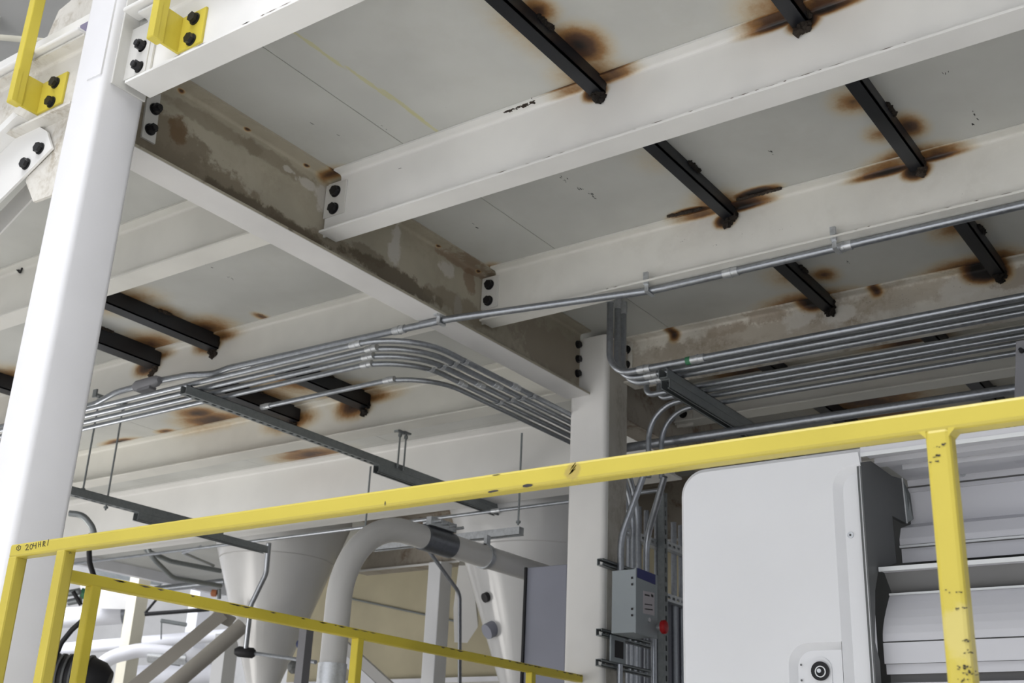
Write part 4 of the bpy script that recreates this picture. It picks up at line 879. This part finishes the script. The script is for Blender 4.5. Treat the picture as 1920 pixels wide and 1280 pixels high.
fartube('thin rod holding the upper small strut piece', [(303, 1165), (302, 1198)], 12.9, .007, 'strut', name='thin_rod', cat='rod')
for k, (a_, b_, c_, d_) in enumerate(((128, 1112, 150, 1108), (128, 1129, 152, 1124))): fartube(('upper', 'lower')[k]+' dark bar between the yellow posts at the left', [(a_, b_), (c_, d_)], 10.5, .03, 'strut', name='dark_bar', cat='bar')
fartube('black slanting strap between the yellow posts', [(137, 1108), (152, 1134)], 10.4, .018, 'rubber', name='black_strap', cat='strap')
MB().cyl(atd(153, 1112, 10.9), atd(165, 1114, 10.9), .05, 16).build('green_drum', M['green'], None, 'dark green fitting behind the post at the left', 'fitting')
gv = thing('gate_valve', atd(402, 1112, 12), 'small orange valve left of the left hopper', 'valve')
MB().cyl(atd(397, 1111, 12), atd(406, 1112, 12), .035, 12).sphere(atd(401, 1112, 12), .035, 7).build('valve_body', M['copper'], gv); MB().cyl(atd(411, 1104, 12), atd(411, 1122, 12), .02, 10).build('valve_stem', M['strut'], gv)
MB().prism([atd(a_, b_, 14) for a_, b_ in ((172, 1068), (300, 1090), (300, 1098), (176, 1078))], fw*.3).build('dark_girder', M['strut'], None, 'dark strip of girder beyond the far deck edge', 'beam')
MB().prism([atd(a_, b_, 13.2) for a_, b_ in ((150, 1098), (245, 1112), (245, 1142), (160, 1140))], fw*.3).build('hall_cabinet', M['wall'], None, 'pale cabinet high in the hall behind the far yellow rail', 'cabinet')

# paint chips along flange edges and scuffs on the deck
def chips(parent, face, pts, spread, size, mat='ink', lab='dark paint chips', ratio=.35):
    m = MB()
    for (px, py, cnt) in pts:
        c0_ = at(px, py, *face); ax = face[0]
        for k in range(cnt):
            if ax == 'z': c_ = c0_+Vector((random.gauss(0, spread), random.gauss(0, spread*.35), -.0004)); U, V = Vector((1, random.uniform(-.3, .3), 0)), Vector((0, 1, 0))
            else: c_ = c0_+Vector((-.0004, random.gauss(0, spread), random.gauss(0, spread*.25))); U, V = Vector((0, 1, random.uniform(-.1, .1))), Vector((0, 0, 1))
            a_ = size*random.uniform(.4, 1.3); b_ = a_*ratio*random.uniform(.4, 1); n_ = 7
            m.add([c_+U*a_*math.cos(2*math.pi*i/n_)*random.uniform(.6, 1)+V*b_*math.sin(2*math.pi*i/n_)*random.uniform(.6, 1) for i in range(n_)], [list(range(n_))])
    return m.build('paint_chips', M[mat], parent, lab, kind='stuff')
deck_o = bpy.data.objects['ceiling']
chips(deck_o, ('z', ZD), [(1060, 338, 6), (1085, 352, 7), (1112, 366, 9), (395, 500, 4), (430, 520, 6), (490, 590, 5), (587, 234, 2), (1450, 286, 5), (1830, 215, 4), (1825, 235, 3), (895, 426, 4), (1590, 490, 5), (1775, 135, 3), (1885, 45, 2), (720, 240, 2), (640, 255, 1), (1030, 95, 1), (950, 340, 2)], .013, .0085, lab='dark scuffs on the deck')
def edge_chips(parent, xf, zf, spans, step=.02):
    m = MB()
    for (pa, pb) in spans:
        ya, yb_ = sorted((at(pa[0], pa[1], 'x', xf).y, at(pb[0], pb[1], 'x', xf).y)); y = ya
        while y < yb_:
            L = random.uniform(.008, .055); h_ = random.uniform(.0006, .0022); x_ = xf-.0006
            m.add([(x_, y, zf), (x_, y+L*.4, zf+h_*.7), (x_, y+L, zf), (x_, y+L*.5, zf-h_)], [(0, 1, 2, 3)])
            y += L+random.expovariate(1/step)
    return m.build('paint_chips', M['chip'], parent, 'dark chips along the flange edge', kind='stuff')
edge_chips(j1, 1.66, 1.8932, [((440, 60), (520, 20)), ((330, 110), (600, -10))], .07)
edge_chips(j2, 2.6475, 1.8932, [((940, 326), (1060, 290)), ((1180, 250), (1300, 210)), ((1370, 190), (1700, 85))], .045)
edge_chips(j3, 3.61, 1.8982, [((1130, 545), (1160, 540)), ((1560, 445), (1900, 366))], .09)
chips(j2, ('x', 2.6885), [(751, 316, 2)], .004, .008, ratio=.2)
chips(j3, ('x', J3X-.0035), [(1342, 460, 6), (1440, 380, 5), (1465, 430, 5), (1395, 440, 4), (1290, 450, 4)], .02, .0025)
chips(j4, ('x', J4X-.0035), [(1230, 650, 14), (1350, 610, 16), (1480, 590, 16), (1620, 565, 22), (1700, 560, 22), (1850, 530, 14), (1780, 530, 16)], .06, .003)
chips(near, ('x', XR-.0004), [(1757, 838, 3), (1757, 855, 5), (1770, 832, 3), (1756, 865, 3)], .003, .0022, lab='dark chips on the right post', ratio=.8)
chips(near, ('x', XR-.0004), [(1795, 1110, 8), (1800, 1140, 8), (1812, 1200, 10), (1816, 1222, 10), (1808, 1250, 16), (1822, 1262, 16), (1805, 1275, 10)], .005, .0016, lab='dark chips low on the right post', ratio=.9)
chips(far, ('y', YF-.0004), [], .01, .003) if False else None
fm = MB()
for k in range(46):
    xx_ = random.uniform(1.95, 4.4); L_ = random.uniform(.008, .05); fm.add([(xx_, YF-.0005, zf1-.0045), (xx_+L_*.5, YF-.0005, zf1-.0045-random.uniform(.001, .004)), (xx_+L_, YF-.0005, zf1-.0045), (xx_+L_*.5, YF-.0005, zf1-.003)], [(0, 1, 2, 3)])
fm.build('paint_chips', M['chip'], far, 'worn dark chips along the top edge', kind='stuff')
hk = thing('black_clip', at(38, 500, 'x', J2PX-.006), 'small black bent clip on the joist left of the left column', 'clip')
MB().tube(fillet([at(28, 501, 'x', J2PX-.01), at(38, 512, 'x', J2PX-.012), at(46, 490, 'x', J2PX-.012), at(41, 488, 'x', J2PX-.008), at(36, 507, 'x', J2PX-.008)], .004, 3), .004, 7).build('clip_wire', M['rubber'], hk)
chips(cl, ('y', COLY), [], .01, .003) if False else None

wl = MB(); wa, wb2 = at(946, 208, 'z', ZD), at(1002, 187, 'z', ZD); k = 0
while k < 16:
    p_ = wa.lerp(wb2, k/15); wl.sphere((p_.x-random.uniform(.0, .006), p_.y, ZD-.004), random.uniform(.006, .011), 5, (1, 1.3, .8), .4); k += 1
wl.build('weld_bead', M['burnt'], j2, 'black ragged weld along the deck')
wl = MB(); wa, wb2 = at(1255, 404, 'z', ZD), at(1312, 390, 'z', ZD)
for k in range(16):
    p_ = wa.lerp(wb2, k/15); wl.sphere((p_.x-random.uniform(.0, .004), p_.y, ZD-.004), random.uniform(.005, .009), 5, (1, 1.4, .8), .3)
wl.build('weld_bead', M['burnt'], j3, 'black ragged weld along the deck')
wl = MB(); wa, wb2 = at(1385, 372, 'z', ZD), at(1462, 352, 'z', ZD)
for k in range(20):
    p_ = wa.lerp(wb2, k/19); wl.sphere((p_.x-random.uniform(.0, .004), p_.y, ZD-.004), random.uniform(.005, .010), 5, (1, 1.4, .8), .3)
wl.build('weld_bead', M['burnt'], j3, 'black ragged weld along the deck')
